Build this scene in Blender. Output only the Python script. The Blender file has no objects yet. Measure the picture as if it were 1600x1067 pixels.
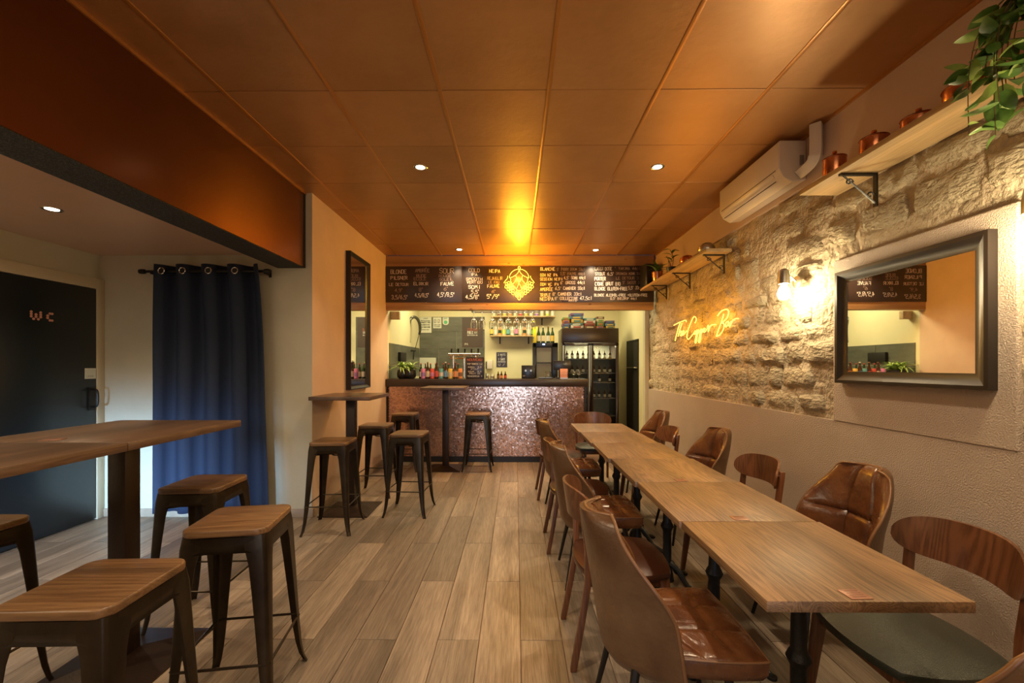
import bpy, bmesh, math, random
from mathutils import Vector, Matrix, noise
random.seed(7)
R = math.radians
PI = math.pi
scene = bpy.context.scene
col = scene.collection

# ------------------------------------------------------------------ camera, world, light, exposure
HC, F, VX, VY = 1.4, 673.0, 806.0, 572.0
cd = bpy.data.cameras.new('camera'); cam = bpy.data.objects.new('camera', cd); col.objects.link(cam)
cam.location = (0, 0, HC); cam.rotation_euler = (R(90), 0, R(0.47))
cd.sensor_width = 36; cd.lens = F / 1600 * 36; cd.shift_y = 0.0239; cd.clip_start = 0.05
scene.camera = cam
scene.view_settings.view_transform = 'Standard'; scene.view_settings.look = 'None'
scene.view_settings.exposure = 0.27; scene.view_settings.gamma = 1.0; scene.view_settings.use_curve_mapping = False
w = bpy.data.worlds.new('world'); scene.world = w; w.use_nodes = True
w.node_tree.nodes['Background'].inputs[0].default_value = (0.05, 0.07, 0.11, 1)
w.node_tree.nodes['Background'].inputs[1].default_value = 0.3

def at(px, py, D):
    return Vector(((px - VX) / F * D, D, HC + (VY - py) / F * D))

ORD = ['first', 'second', 'third', 'fourth', 'fifth', 'sixth', 'seventh', 'eighth', 'ninth', 'tenth', 'eleventh', 'twelfth', 'thirteenth', 'fourteenth']
WARM = (1.0, 0.75, 0.47)
def light(name, typ, loc, energy, color, rot=(0, 0, 0), parent=None, **kw):
    l = bpy.data.lights.new(name, typ); l.energy = energy; l.color = color
    for k, v in kw.items(): setattr(l, k, v)
    o = bpy.data.objects.new(name, l); col.objects.link(o); o.location = loc; o.rotation_euler = rot
    if parent: o.parent = parent
    return o
# daylight from the street window behind the camera on the left
light('window_daylight', 'AREA', (-2.75, -2.2, .48), 17, (0.34, 0.62, 1.0), (R(87.5), 0, R(6)), shape='RECTANGLE', size=1.5, size_y=0.5, spread=R(19))
light('entrance_daylight', 'AREA', (0.1, -2.3, 1.0), 3, (0.5, 0.72, 1.0), (R(90), 0, 0), shape='RECTANGLE', size=1.0, size_y=1.8, spread=R(40))
# broad fill areas added to soften and brighten the room, not actual lamps
light('room_fill', 'AREA', (0.1, -1.3, 2.85), 38, (1.0, 0.78, 0.54), (R(22), 0, 0), shape='RECTANGLE', size=2.6, size_y=1.2)
light('room_fill', 'AREA', (-3.0, 0.2, 2.38), 40, (1.0, 0.84, 0.58), (0, 0, 0), shape='RECTANGLE', size=1.0, size_y=1.6)
# strip lamp over the bar's work area
light('bar_strip', 'AREA', (-0.1, 7.2, 2.86), 72, (1.0, 0.88, 0.50), (0, 0, 0), shape='RECTANGLE', size=3.2, size_y=0.5)
DOWN = 82      # spot power of the ceiling downlights
BULB = 270
NEON_HOP = 13
NEON_NAME = 3.0

# ------------------------------------------------------------------ materials
MATS = {}
def nodes(name):
    m = bpy.data.materials.new(name); m.use_nodes = True
    nt = m.node_tree; b = nt.nodes['Principled BSDF']
    return m, nt, b
def lk(nt, a, b): nt.links.new(a, b)
def mk(name, c, rough=0.5, metal=0.0, c2=None, scale=8.0, stretch=(1, 1, 1), bump=0.0, bscale=60.0, detail=4, emit=None, es=0.0,
       rnd=0.0, alpha=None, trans=0.0, coat=0.0, spec=None, island=False, bstretch=None, ior=None, lo=0.35, hi=0.65, rvar=0.0):
    m, nt, b = nodes(name)
    b.inputs['Roughness'].default_value = rough; b.inputs['Metallic'].default_value = metal
    b.inputs['Base Color'].default_value = (*c, 1)
    if spec is not None: b.inputs['Specular IOR Level'].default_value = spec
    if coat: b.inputs['Coat Weight'].default_value = coat; b.inputs['Coat Roughness'].default_value = 0.15
    if trans: b.inputs['Transmission Weight'].default_value = trans
    if ior: b.inputs['IOR'].default_value = ior
    if emit: b.inputs['Emission Color'].default_value = (*emit, 1); b.inputs['Emission Strength'].default_value = es
    tc = nt.nodes.new('ShaderNodeTexCoord')
    vec = tc.outputs['Object']
    if rnd or c2 is not None:
        oi = nt.nodes.new('ShaderNodeObjectInfo')
        cmb = nt.nodes.new('ShaderNodeVectorMath'); cmb.operation = 'MULTIPLY_ADD'
        cx = nt.nodes.new('ShaderNodeCombineXYZ')
        mu = nt.nodes.new('ShaderNodeMath'); mu.operation = 'MULTIPLY'; mu.inputs[1].default_value = 57.0
        lk(nt, oi.outputs['Random'], mu.inputs[0])
        for k in range(3): lk(nt, mu.outputs[0], cx.inputs[k])
        cmb.inputs[1].default_value = (1, 1, 1)
        lk(nt, tc.outputs['Object'], cmb.inputs[0]); lk(nt, cx.outputs[0], cmb.inputs[2])
        vec = cmb.outputs[0]
    cout = None
    if c2 is not None:
        mp = nt.nodes.new('ShaderNodeMapping'); mp.inputs['Scale'].default_value = stretch
        n = nt.nodes.new('ShaderNodeTexNoise'); n.inputs['Scale'].default_value = scale; n.inputs['Detail'].default_value = detail
        n.inputs['Roughness'].default_value = 0.6
        r = nt.nodes.new('ShaderNodeValToRGB')
        r.color_ramp.elements[0].position = lo; r.color_ramp.elements[0].color = (*c, 1)
        r.color_ramp.elements[1].position = hi; r.color_ramp.elements[1].color = (*c2, 1)
        lk(nt, vec, mp.inputs[0]); lk(nt, mp.outputs[0], n.inputs['Vector']); lk(nt, n.outputs['Fac'], r.inputs[0])
        cout = r.outputs[0]
        if rvar:
            mr = nt.nodes.new('ShaderNodeMapRange'); mr.inputs['To Min'].default_value = rough - rvar; mr.inputs['To Max'].default_value = rough + rvar
            lk(nt, n.outputs['Fac'], mr.inputs['Value']); lk(nt, mr.outputs[0], b.inputs['Roughness'])
    if rnd or island:
        h = nt.nodes.new('ShaderNodeHueSaturation')
        mr = nt.nodes.new('ShaderNodeMapRange'); mr.inputs['To Min'].default_value = 1 - rnd; mr.inputs['To Max'].default_value = 1 + rnd
        if island:
            g = nt.nodes.new('ShaderNodeNewGeometry'); lk(nt, g.outputs['Random Per Island'], mr.inputs['Value'])
        else:
            lk(nt, oi.outputs['Random'], mr.inputs['Value'])
        lk(nt, mr.outputs[0], h.inputs['Value'])
        if cout: lk(nt, cout, h.inputs['Color'])
        else: h.inputs['Color'].default_value = (*c, 1)
        cout = h.outputs[0]
    if cout: lk(nt, cout, b.inputs['Base Color'])
    if bump:
        n2 = nt.nodes.new('ShaderNodeTexNoise'); n2.inputs['Scale'].default_value = bscale; n2.inputs['Detail'].default_value = 5
        mp2 = nt.nodes.new('ShaderNodeMapping'); mp2.inputs['Scale'].default_value = bstretch or stretch
        bp = nt.nodes.new('ShaderNodeBump'); bp.inputs['Strength'].default_value = min(1.0, bump); bp.inputs['Distance'].default_value = 0.01 * max(1, bump)
        lk(nt, vec, mp2.inputs[0]); lk(nt, mp2.outputs[0], n2.inputs['Vector']); lk(nt, n2.outputs['Fac'], bp.inputs['Height']); lk(nt, bp.outputs[0], b.inputs['Normal'])
    MATS[name] = m
    return m

def wood(name, base, dark, rough=0.45, grain=(60, 60, 2.2), wave=True, rnd=0.1, coat=0.0, bands=9.0, bump=0.12, axis=1, streak=0.62, knots=False, ring=0.2):
    """grain runs along local axis (0 x, 1 y, 2 z)"""
    m, nt, b = nodes(name)
    b.inputs['Roughness'].default_value = rough
    if coat: b.inputs['Coat Weight'].default_value = coat; b.inputs['Coat Roughness'].default_value = 0.2
    tc = nt.nodes.new('ShaderNodeTexCoord'); oi = nt.nodes.new('ShaderNodeObjectInfo')
    mu = nt.nodes.new('ShaderNodeMath'); mu.operation = 'MULTIPLY'; mu.inputs[1].default_value = 91.0
    cx = nt.nodes.new('ShaderNodeCombineXYZ'); lk(nt, oi.outputs['Random'], mu.inputs[0])
    for k in range(3): lk(nt, mu.outputs[0], cx.inputs[k])
    ad = nt.nodes.new('ShaderNodeVectorMath'); ad.operation = 'ADD'
    lk(nt, tc.outputs['Object'], ad.inputs[0]); lk(nt, cx.outputs[0], ad.inputs[1])
    st = [1.0, 1.0, 1.0]; st[axis] = 0.05
    mp = nt.nodes.new('ShaderNodeMapping'); mp.inputs['Scale'].default_value = st
    lk(nt, ad.outputs[0], mp.inputs[0])
    n1 = nt.nodes.new('ShaderNodeTexNoise'); n1.inputs['Scale'].default_value = bands; n1.inputs['Detail'].default_value = 2; n1.inputs['Distortion'].default_value = 0.3
    n2 = nt.nodes.new('ShaderNodeTexNoise'); n2.inputs['Scale'].default_value = bands * 22; n2.inputs['Detail'].default_value = 5; n2.inputs['Roughness'].default_value = .7
    lk(nt, mp.outputs[0], n1.inputs['Vector']); lk(nt, mp.outputs[0], n2.inputs['Vector'])
    s = nt.nodes.new('ShaderNodeMath'); s.operation = 'MULTIPLY'; s.inputs[1].default_value = 150.0
    lk(nt, n1.outputs['Fac'], s.inputs[0])
    si = nt.nodes.new('ShaderNodeMath'); si.operation = 'SINE'; lk(nt, s.outputs[0], si.inputs[0])
    mr = nt.nodes.new('ShaderNodeMapRange'); mr.inputs['From Min'].default_value = -1; mr.inputs['From Max'].default_value = 1
    lk(nt, si.outputs[0], mr.inputs['Value'])
    mx = nt.nodes.new('ShaderNodeMix'); mx.data_type = 'FLOAT'; mx.inputs[0].default_value = ring
    lk(nt, n2.outputs['Fac'], mx.inputs[2]); lk(nt, mr.outputs[0], mx.inputs[3])
    r = nt.nodes.new('ShaderNodeValToRGB')
    r.color_ramp.elements[0].position = 0.22; r.color_ramp.elements[0].color = (*dark, 1)
    r.color_ramp.elements[1].position = streak; r.color_ramp.elements[1].color = (*base, 1)
    lk(nt, mx.outputs[0], r.inputs[0])
    # large soft patches
    n3 = nt.nodes.new('ShaderNodeTexNoise'); n3.inputs['Scale'].default_value = 5.0; n3.inputs['Detail'].default_value = 7; n3.inputs['Distortion'].default_value = .8; lk(nt, mp.outputs[0], n3.inputs['Vector'])
    st3 = nt.nodes.new('ShaderNodeMapRange'); st3.inputs['From Min'].default_value = 0.35; st3.inputs['From Max'].default_value = 0.65
    st3.inputs['To Min'].default_value = 0.60; st3.inputs['To Max'].default_value = 1.22
    lk(nt, n3.outputs['Fac'], st3.inputs['Value'])
    rm = nt.nodes.new('ShaderNodeMapRange'); rm.inputs['To Min'].default_value = 1 - rnd; rm.inputs['To Max'].default_value = 1 + rnd
    lk(nt, oi.outputs['Random'], rm.inputs['Value'])
    mm = nt.nodes.new('ShaderNodeMath'); mm.operation = 'MULTIPLY'; lk(nt, st3.outputs[0], mm.inputs[0]); lk(nt, rm.outputs[0], mm.inputs[1])
    h = nt.nodes.new('ShaderNodeHueSaturation'); lk(nt, mm.outputs[0], h.inputs['Value']); lk(nt, r.outputs[0], h.inputs['Color'])
    out = h.outputs[0]
    if knots:
        v = nt.nodes.new('ShaderNodeTexVoronoi'); v.inputs['Scale'].default_value = 5.0
        mpk = nt.nodes.new('ShaderNodeMapping'); sk = [1.6, 1.6, 1.6]; sk[axis] = 0.8; mpk.inputs['Scale'].default_value = sk
        lk(nt, ad.outputs[0], mpk.inputs[0]); lk(nt, mpk.outputs[0], v.inputs['Vector'])
        rk = nt.nodes.new('ShaderNodeValToRGB'); rk.color_ramp.elements[0].position = 0.03; rk.color_ramp.elements[0].color = (1, 1, 1, 1)
        rk.color_ramp.elements[1].position = 0.13; rk.color_ramp.elements[1].color = (0, 0, 0, 1)
        lk(nt, v.outputs['Distance'], rk.inputs[0])
        mk2 = nt.nodes.new('ShaderNodeMix'); mk2.data_type = 'RGBA'; lk(nt, rk.outputs[0], mk2.inputs[0]); lk(nt, out, mk2.inputs[6])
        mk2.inputs[7].default_value = (dark[0] * .35, dark[1] * .3, dark[2] * .3, 1); out = mk2.outputs[2]
    lk(nt, out, b.inputs['Base Color'])
    bp = nt.nodes.new('ShaderNodeBump'); bp.inputs['Strength'].default_value = bump; bp.inputs['Distance'].default_value = 0.004
    lk(nt, mx.outputs[0], bp.inputs['Height']); lk(nt, bp.outputs[0], b.inputs['Normal'])
    MATS[name] = m
    return m

M = MATS
wood('plank', (0.36, 0.285, 0.215), (0.14, 0.105, 0.078), rough=0.40, bands=6.0, rnd=0.24, bump=0.12, streak=0.66, ring=0.10)
wood('table_wood', (0.265, 0.15, 0.068), (0.085, 0.043, 0.018), rough=0.46, bands=9.0, rnd=0.05, bump=0.2, streak=0.62, ring=0.22)
wood('bar_table_wood', (0.165, 0.095, 0.057), (0.075, 0.04, 0.024), rough=0.35, bands=8.0, rnd=0.08, bump=0.14, streak=0.62, ring=0.15)
wood('stool_wood', (0.235, 0.128, 0.056), (0.085, 0.035, 0.015), rough=0.36, bands=6.0, rnd=0.22, bump=0.1, axis=0, streak=0.62, ring=0.18)
wood('walnut', (0.185, 0.070, 0.028), (0.08, 0.027, 0.011), rough=0.3, bands=6.0, rnd=0.1, bump=0.05, axis=2, coat=0.2, ring=0.3)
wood('walnut_leg', (0.17, 0.06, 0.022), (0.085, 0.028, 0.011), rough=0.3, bands=6.0, rnd=0.1, axis=2, coat=0.2)
wood('pine', (0.52, 0.28, 0.10), (0.40, 0.19, 0.06), rough=0.45, bands=5.0, rnd=0.03, axis=0, knots=True, ring=0.12)
wood('shelf_wood', (0.52, 0.36, 0.18), (0.38, 0.24, 0.11), rough=0.5, bands=5.0, rnd=0.05, axis=1, knots=True, ring=0.15)
mk('pink_wall', (0.60, 0.43, 0.31), 0.62, c2=(0.65, 0.47, 0.34), scale=3, bump=0.05, bscale=90)
mk('cream_wall', (0.50, 0.46, 0.34), 0.6, c2=(0.55, 0.505, 0.38), scale=2.5, bump=0.06, bscale=60)
mk('bar_wall', (0.66, 0.60, 0.36), 0.6, c2=(0.70, 0.64, 0.40), scale=2)  # yellow-green tint of the bar's light is put into this wall colour
mk('right_smooth', (0.47, 0.33, 0.25), 0.6, c2=(0.51, 0.365, 0.275), scale=2, bump=0.1, bscale=50)
mk('stucco', (0.43, 0.34, 0.275), 0.5, c2=(0.49, 0.39, 0.32), scale=2.0, bump=1.0, bscale=150)
mk('stone', (0.33, 0.265, 0.175), 0.85, c2=(0.50, 0.42, 0.29), scale=9, bump=4, bscale=26, detail=9, rnd=0.12, lo=0.3, hi=0.7, bstretch=(1, 1, 1.8))
mk('mortar', (0.38, 0.30, 0.205), 0.9, c2=(0.52, 0.43, 0.305), scale=5, bump=4, bscale=24, detail=9)
mk('copper_ceiling', (0.42, 0.215, 0.085), 0.40, metal=0.4, c2=(0.48, 0.255, 0.11), scale=3.5, bump=0.18, bscale=22, rnd=0.10, rvar=0.08, detail=6)
mk('copper_batten', (0.46, 0.21, 0.06), 0.32, metal=0.5)
mk('copper_beam', (0.13, 0.042, 0.014), 0.24, metal=0.7, c2=(0.145, 0.048, 0.016), scale=2, bump=0.06, bscale=9, rvar=0.06)
mk('brown_ceiling', (0.60, 0.38, 0.25), 0.28, metal=0.0, c2=(0.63, 0.40, 0.265), scale=2, bump=0.04, bscale=20)
mk('granulate', (0.008, 0.008, 0.007), 0.7, c2=(0.09, 0.085, 0.07), scale=160, bump=0.9, bscale=200, detail=2, lo=0.45, hi=0.7)
mk('black_door', (0.012, 0.017, 0.020), 0.32, bump=0.05, bscale=25)
mk('black_metal', (0.018, 0.015, 0.012), 0.38, metal=0.4)
mk('cast_iron', (0.012, 0.011, 0.010), 0.45, metal=0.3, bump=0.2, bscale=90)
mk('gunmetal', (0.055, 0.040, 0.024), 0.36, metal=0.75, c2=(0.028, 0.018, 0.011), scale=5, rnd=0.1, bump=0.05, bscale=50)
mk('pole_metal', (0.030, 0.016, 0.010), 0.4, metal=0.4, bump=0.1, bscale=120)
mk('leather', (0.165, 0.062, 0.021), 0.27, c2=(0.075, 0.024, 0.009), scale=7, bump=0.25, bscale=45, detail=6, rnd=0.08, coat=0.25, rvar=0.08)
mk('leather_back', (0.135, 0.068, 0.028), 0.36, c2=(0.075, 0.032, 0.012), scale=5, bump=0.2, bscale=60, detail=6, rnd=0.06)
mk('piping', (0.17, 0.075, 0.028), 0.35)
mk('green_vinyl', (0.022, 0.026, 0.018), 0.33, bump=0.3, bscale=260)
mk('brown_vinyl', (0.05, 0.016, 0.008), 0.28, bump=0.1, bscale=120)
mk('curtain_fabric', (0.009, 0.018, 0.044), 0.8, bump=0.2, bscale=300)
mk('chrome', (0.75, 0.72, 0.66), 0.14, metal=1.0)
mk('steel', (0.45, 0.42, 0.36), 0.3, metal=1.0)
mk('faucet_steel', (0.16, 0.16, 0.13), 0.3, metal=0.8)
mk('copper', (0.62, 0.26, 0.12), 0.24, metal=1.0, c2=(0.50, 0.17, 0.07), scale=9, bump=0.1, bscale=30)
mk('copper_card', (0.30, 0.145, 0.09), 0.42, metal=0.4)
mk('engraving', (0.16, 0.06, 0.03), 0.5)
mk('mosaic', (0.66, 0.41, 0.30), 0.22, metal=0.8, island=True, rnd=0.25)
mk('grout', (0.20, 0.10, 0.06), 0.6)
mk('counter_top', (0.035, 0.024, 0.018), 0.3, c2=(0.05, 0.033, 0.024), scale=4)
mk('kick', (0.012, 0.009, 0.007), 0.4)
mk('chalkboard', (0.030, 0.018, 0.013), 0.32, c2=(0.036, 0.022, 0.016), scale=3)
mk('chalk', (0.75, 0.62, 0.50), 0.8)
mk('chalk_dim', (0.36, 0.26, 0.20), 0.8)
mk('chalk_white', (0.85, 0.80, 0.70), 0.8)
mk('red_chalk', (0.65, 0.20, 0.12), 0.8)
mk('mirror_glass', (0.86, 0.86, 0.84), 0.01, metal=1.0)
mk('mirror_frame', (0.014, 0.009, 0.007), 0.42)
mk('white_plastic', (0.66, 0.58, 0.50), 0.35)
mk('grey_plastic', (0.25, 0.23, 0.2), 0.4)
mk('cream_trim', (0.55, 0.47, 0.32), 0.45, bump=0.05, bscale=60)
mk('paper', (0.62, 0.62, 0.50), 0.7)
mk('ink', (0.16, 0.16, 0.13), 0.7)
mk('green_ink', (0.10, 0.42, 0.20), 0.6)
mk('slate_tile', (0.085, 0.088, 0.065), 0.4, c2=(0.13, 0.13, 0.10), scale=3, rnd=0.1, bump=0.1, bscale=30, stretch=(1, 1, 3))
mk('poster_brown', (0.07, 0.045, 0.032), 0.5)
mk('poster_red', (0.50, 0.14, 0.09), 0.6)
mk('salmon', (0.75, 0.35, 0.24), 0.6)
mk('black_plastic', (0.014, 0.013, 0.012), 0.3)
mk('screen_dark', (0.02, 0.025, 0.03), 0.08)
mk('fridge_body', (0.030, 0.016, 0.010), 0.3)
mk('fridge_inside', (0.30, 0.29, 0.22), 0.5)
mk('glass', (1, 1, 1), 0.02, trans=1.0, ior=1.45)
mk('thin_glass', (0.9, 0.95, 0.9), 0.04, trans=1.0, ior=1.1)
mk('bottle_brown', (0.05, 0.018, 0.006), 0.1, coat=0.4)
mk('bottle_green', (0.02, 0.05, 0.02), 0.1, coat=0.4)
mk('bottle_clear', (0.50, 0.46, 0.36), 0.1, coat=0.4)
mk('led', (1, 0.9, 0.7), 0.5, emit=(1, 0.82, 0.55), es=14)
mk('bulb_glow', (1, 0.95, 0.8), 0.5, emit=(1, 0.80, 0.46), es=BULB)
mk('neon_core', (1, 0.8, 0.2), 0.5, emit=(1.0, 0.66, 0.12), es=1.6)
mk('blue_led', (0.3, 0.4, 1), 0.5, emit=(0.45, 0.6, 1), es=4)
mk('leaf', (0.05, 0.13, 0.02), 0.35, c2=(0.11, 0.22, 0.035), scale=20, rnd=0.35)
mk('leaf_light', (0.26, 0.42, 0.07), 0.4, c2=(0.38, 0.52, 0.12), scale=20, rnd=0.25)
mk('stem', (0.10, 0.07, 0.03), 0.6)
mk('soil', (0.03, 0.02, 0.012), 0.9)
mk('baseboard', (0.30, 0.22, 0.15), 0.5, c2=(0.38, 0.29, 0.2), scale=6)
mk('black_and_shade', (0.01, 0.008, 0.006), 0.6)  # near-black for black parts; also shade painted into doorway and grommet holes
for nm, c in dict(g_blue=(.05,.12,.2), g_green=(.10,.2,.06), g_red=(.22,.03,.02), g_yellow=(.4,.26,.05), g_orange=(.3,.1,.03), g_brown=(.10,.045,.02), g_teal=(.05,.14,.13), g_purple=(.10,.05,.12), g_cream=(.4,.33,.2), g_white=(.45,.42,.34), c_pink=(.62, .22, .42), c_red=(.55, .08, .06), c_yellow=(.72, .50, .10), c_blue=(.12, .28, .50), c_orange=(.68, .26, .08), c_white=(.66, .62, .52),
                  c_green=(.16, .36, .12), c_teal=(.12, .36, .36), c_purple=(.34, .18, .46), c_cream=(.66, .56, .36), c_brown=(.22, .10, .05), c_lime=(.5, .6, .1)).items():
    mk(nm, c, 0.4)
M['c_yellowbox'] = mk('c_yellowbox', (.85, .68, .02), 0.4)
M['neon_core'].cycles.emission_sampling = 'FRONT' if hasattr(M['neon_core'], 'cycles') else 'AUTO'

# ------------------------------------------------------------------ geometry helpers
class MB:
    def __init__(s): s.v = []; s.f = []
    def add(s, vs, fs):
        o = len(s.v); s.v += [tuple(p) for p in vs]; s.f += [tuple(i + o for i in f) for f in fs]; return s
    def box(s, x0, x1, y0, y1, z0, z1, mat=None):
        vs = [Vector(p) for p in ((x0, y0, z0), (x1, y0, z0), (x1, y1, z0), (x0, y1, z0), (x0, y0, z1), (x1, y0, z1), (x1, y1, z1), (x0, y1, z1))]
        if mat is not None: vs = [mat @ p for p in vs]
        return s.add(vs, [(0, 3, 2, 1), (4, 5, 6, 7), (0, 1, 5, 4), (1, 2, 6, 5), (2, 3, 7, 6), (3, 0, 4, 7)])
    def tube(s, pts, r, n=8, closed=False, r2=None):
        pts = [Vector(p) for p in pts]; N = len(pts); rings = []
        up = None
        for i, p in enumerate(pts):
            if closed: t = pts[(i + 1) % N] - pts[i - 1]
            else: t = pts[min(i + 1, N - 1)] - pts[max(i - 1, 0)]
            t.normalize()
            if up is None:
                up = Vector((0, 0, 1)) if abs(t.z) < .9 else Vector((1, 0, 0))
            a = t.cross(up)
            if a.length < 1e-5: a = t.cross(Vector((0, 1, .1)))
            a.normalize(); up = a.cross(t).normalized()
            rr = r if r2 is None else r + (r2 - r) * i / max(1, N - 1)
            if callable(r): rr = r(i / max(1, N - 1))
            rings.append([p + (a * math.cos(2 * PI * k / n) + up * math.sin(2 * PI * k / n)) * rr for k in range(n)])
        vs = [q for ring in rings for q in ring]; fs = []
        M_ = N if closed else N - 1
        for i in range(M_):
            j = (i + 1) % N
            for k in range(n):
                fs.append((i * n + k, i * n + (k + 1) % n, j * n + (k + 1) % n, j * n + k))
        if not closed:
            fs.append(tuple(range(n - 1, -1, -1))); fs.append(tuple((N - 1) * n + k for k in range(n)))
        return s.add(vs, fs)
    def lathe(s, prof, n=16, c=(0, 0, 0), mat=None):
        vs = []; fs = []
        for (r, z) in prof:
            for k in range(n):
                p = Vector((r * math.cos(2 * PI * k / n), r * math.sin(2 * PI * k / n), z))
                if mat is not None: p = mat @ p
                vs.append(p + Vector(c))
        for i in range(len(prof) - 1):
            for k in range(n):
                fs.append((i * n + k, i * n + (k + 1) % n, (i + 1) * n + (k + 1) % n, (i + 1) * n + k))
        if prof[0][0] > 1e-6: fs.append(tuple(range(n - 1, -1, -1)))
        if prof[-1][0] > 1e-6: fs.append(tuple((len(prof) - 1) * n + k for k in range(n)))
        return s.add(vs, fs)
    def grid(s, fn, nu, nv, flip=False):
        vs = [fn(i / nu, j / nv) for j in range(nv + 1) for i in range(nu + 1)]; fs = []
        for j in range(nv):
            for i in range(nu):
                a = j * (nu + 1) + i; q = (a, a + 1, a + nu + 2, a + nu + 1)
                fs.append(q[::-1] if flip else q)
        return s.add(vs, fs)
    def prism(s, pts2, z0, z1, mat=None):
        n = len(pts2)
        vs = [Vector((x, y, z0)) for x, y in pts2] + [Vector((x, y, z1)) for x, y in pts2]
        if mat is not None: vs = [mat @ p for p in vs]
        return s.add(vs, [tuple(range(n - 1, -1, -1)), tuple(range(n, 2 * n))] + [(i, (i + 1) % n, n + (i + 1) % n, n + i) for i in range(n)])
    def ob(s, name, mat, parent=None, smooth=35, bevel=0, bseg=2, fix=True, **props):
        me = bpy.data.meshes.new(name); me.from_pydata(s.v, [], s.f); me.update()
        bm = bmesh.new(); bm.from_mesh(me)
        if fix:
            bmesh.ops.remove_doubles(bm, verts=bm.verts, dist=1e-5)
            bmesh.ops.recalc_face_normals(bm, faces=bm.faces)
        if bevel:
            ed = [e for e in bm.edges if len(e.link_faces) == 2 and e.calc_face_angle(0) > R(40)]
            bmesh.ops.bevel(bm, geom=ed, offset=bevel, segments=bseg, affect='EDGES', profile=0.5)
        bm.to_mesh(me); bm.free()
        if smooth:
            me.shade_smooth(); me.set_sharp_from_angle(angle=R(smooth))
        me.materials.append(M[mat] if isinstance(mat, str) else mat)
        o = bpy.data.objects.new(name, me); col.objects.link(o)
        if parent: o.parent = parent
        for k, v in props.items(): o[k] = v
        return o
def bx(name, mat, d, parent=None, bevel=0, **kw):
    return MB().box(*d).ob(name, mat, parent, bevel=bevel, **kw)
def thing(name, label, cat, loc=(0, 0, 0), rz=0, group=None):
    o = bpy.data.objects.new(name, None); col.objects.link(o); o.location = loc; o.rotation_euler = (0, 0, rz)
    o.empty_display_size = 0.1
    o['label'] = label; o['category'] = cat
    if group: o['group'] = group
    return o
def tag(o, label, cat, group=None):
    o['label'] = label; o['category'] = cat
    if group: o['group'] = group
    return o
def struct(o):
    o['kind'] = 'structure'; return o
def dup(root, loc, rz=0, label=None, group=None):
    r = root.copy(); col.objects.link(r); r.location = loc; r.rotation_euler = (0, 0, rz)
    if label: r['label'] = label
    if group: r['group'] = group
    def rec(a, b):
        for ch in list(a.children):
            c = ch.copy(); col.objects.link(c); c.parent = b; rec(ch, c)
    rec(root, r)
    return r
def smooth_path(pts, k=4, closed=False):
    pts = [Vector(p) for p in pts]; out = []; n = len(pts)
    rng = n if closed else n - 1
    for i in range(rng):
        g = (lambda j: pts[j % n]) if closed else (lambda j: pts[max(0, min(n - 1, j))])
        p0, p1, p2, p3 = g(i - 1), g(i), g(i + 1), g(i + 2)
        for j in range(k):
            t = j / k
            out.append(0.5 * ((2 * p1) + (p2 - p0) * t + (2 * p0 - 5 * p1 + 4 * p2 - p3) * t * t + (3 * p1 - p0 - 3 * p2 + p3) * t ** 3))
    if not closed: out.append(pts[-1])
    return out

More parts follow.
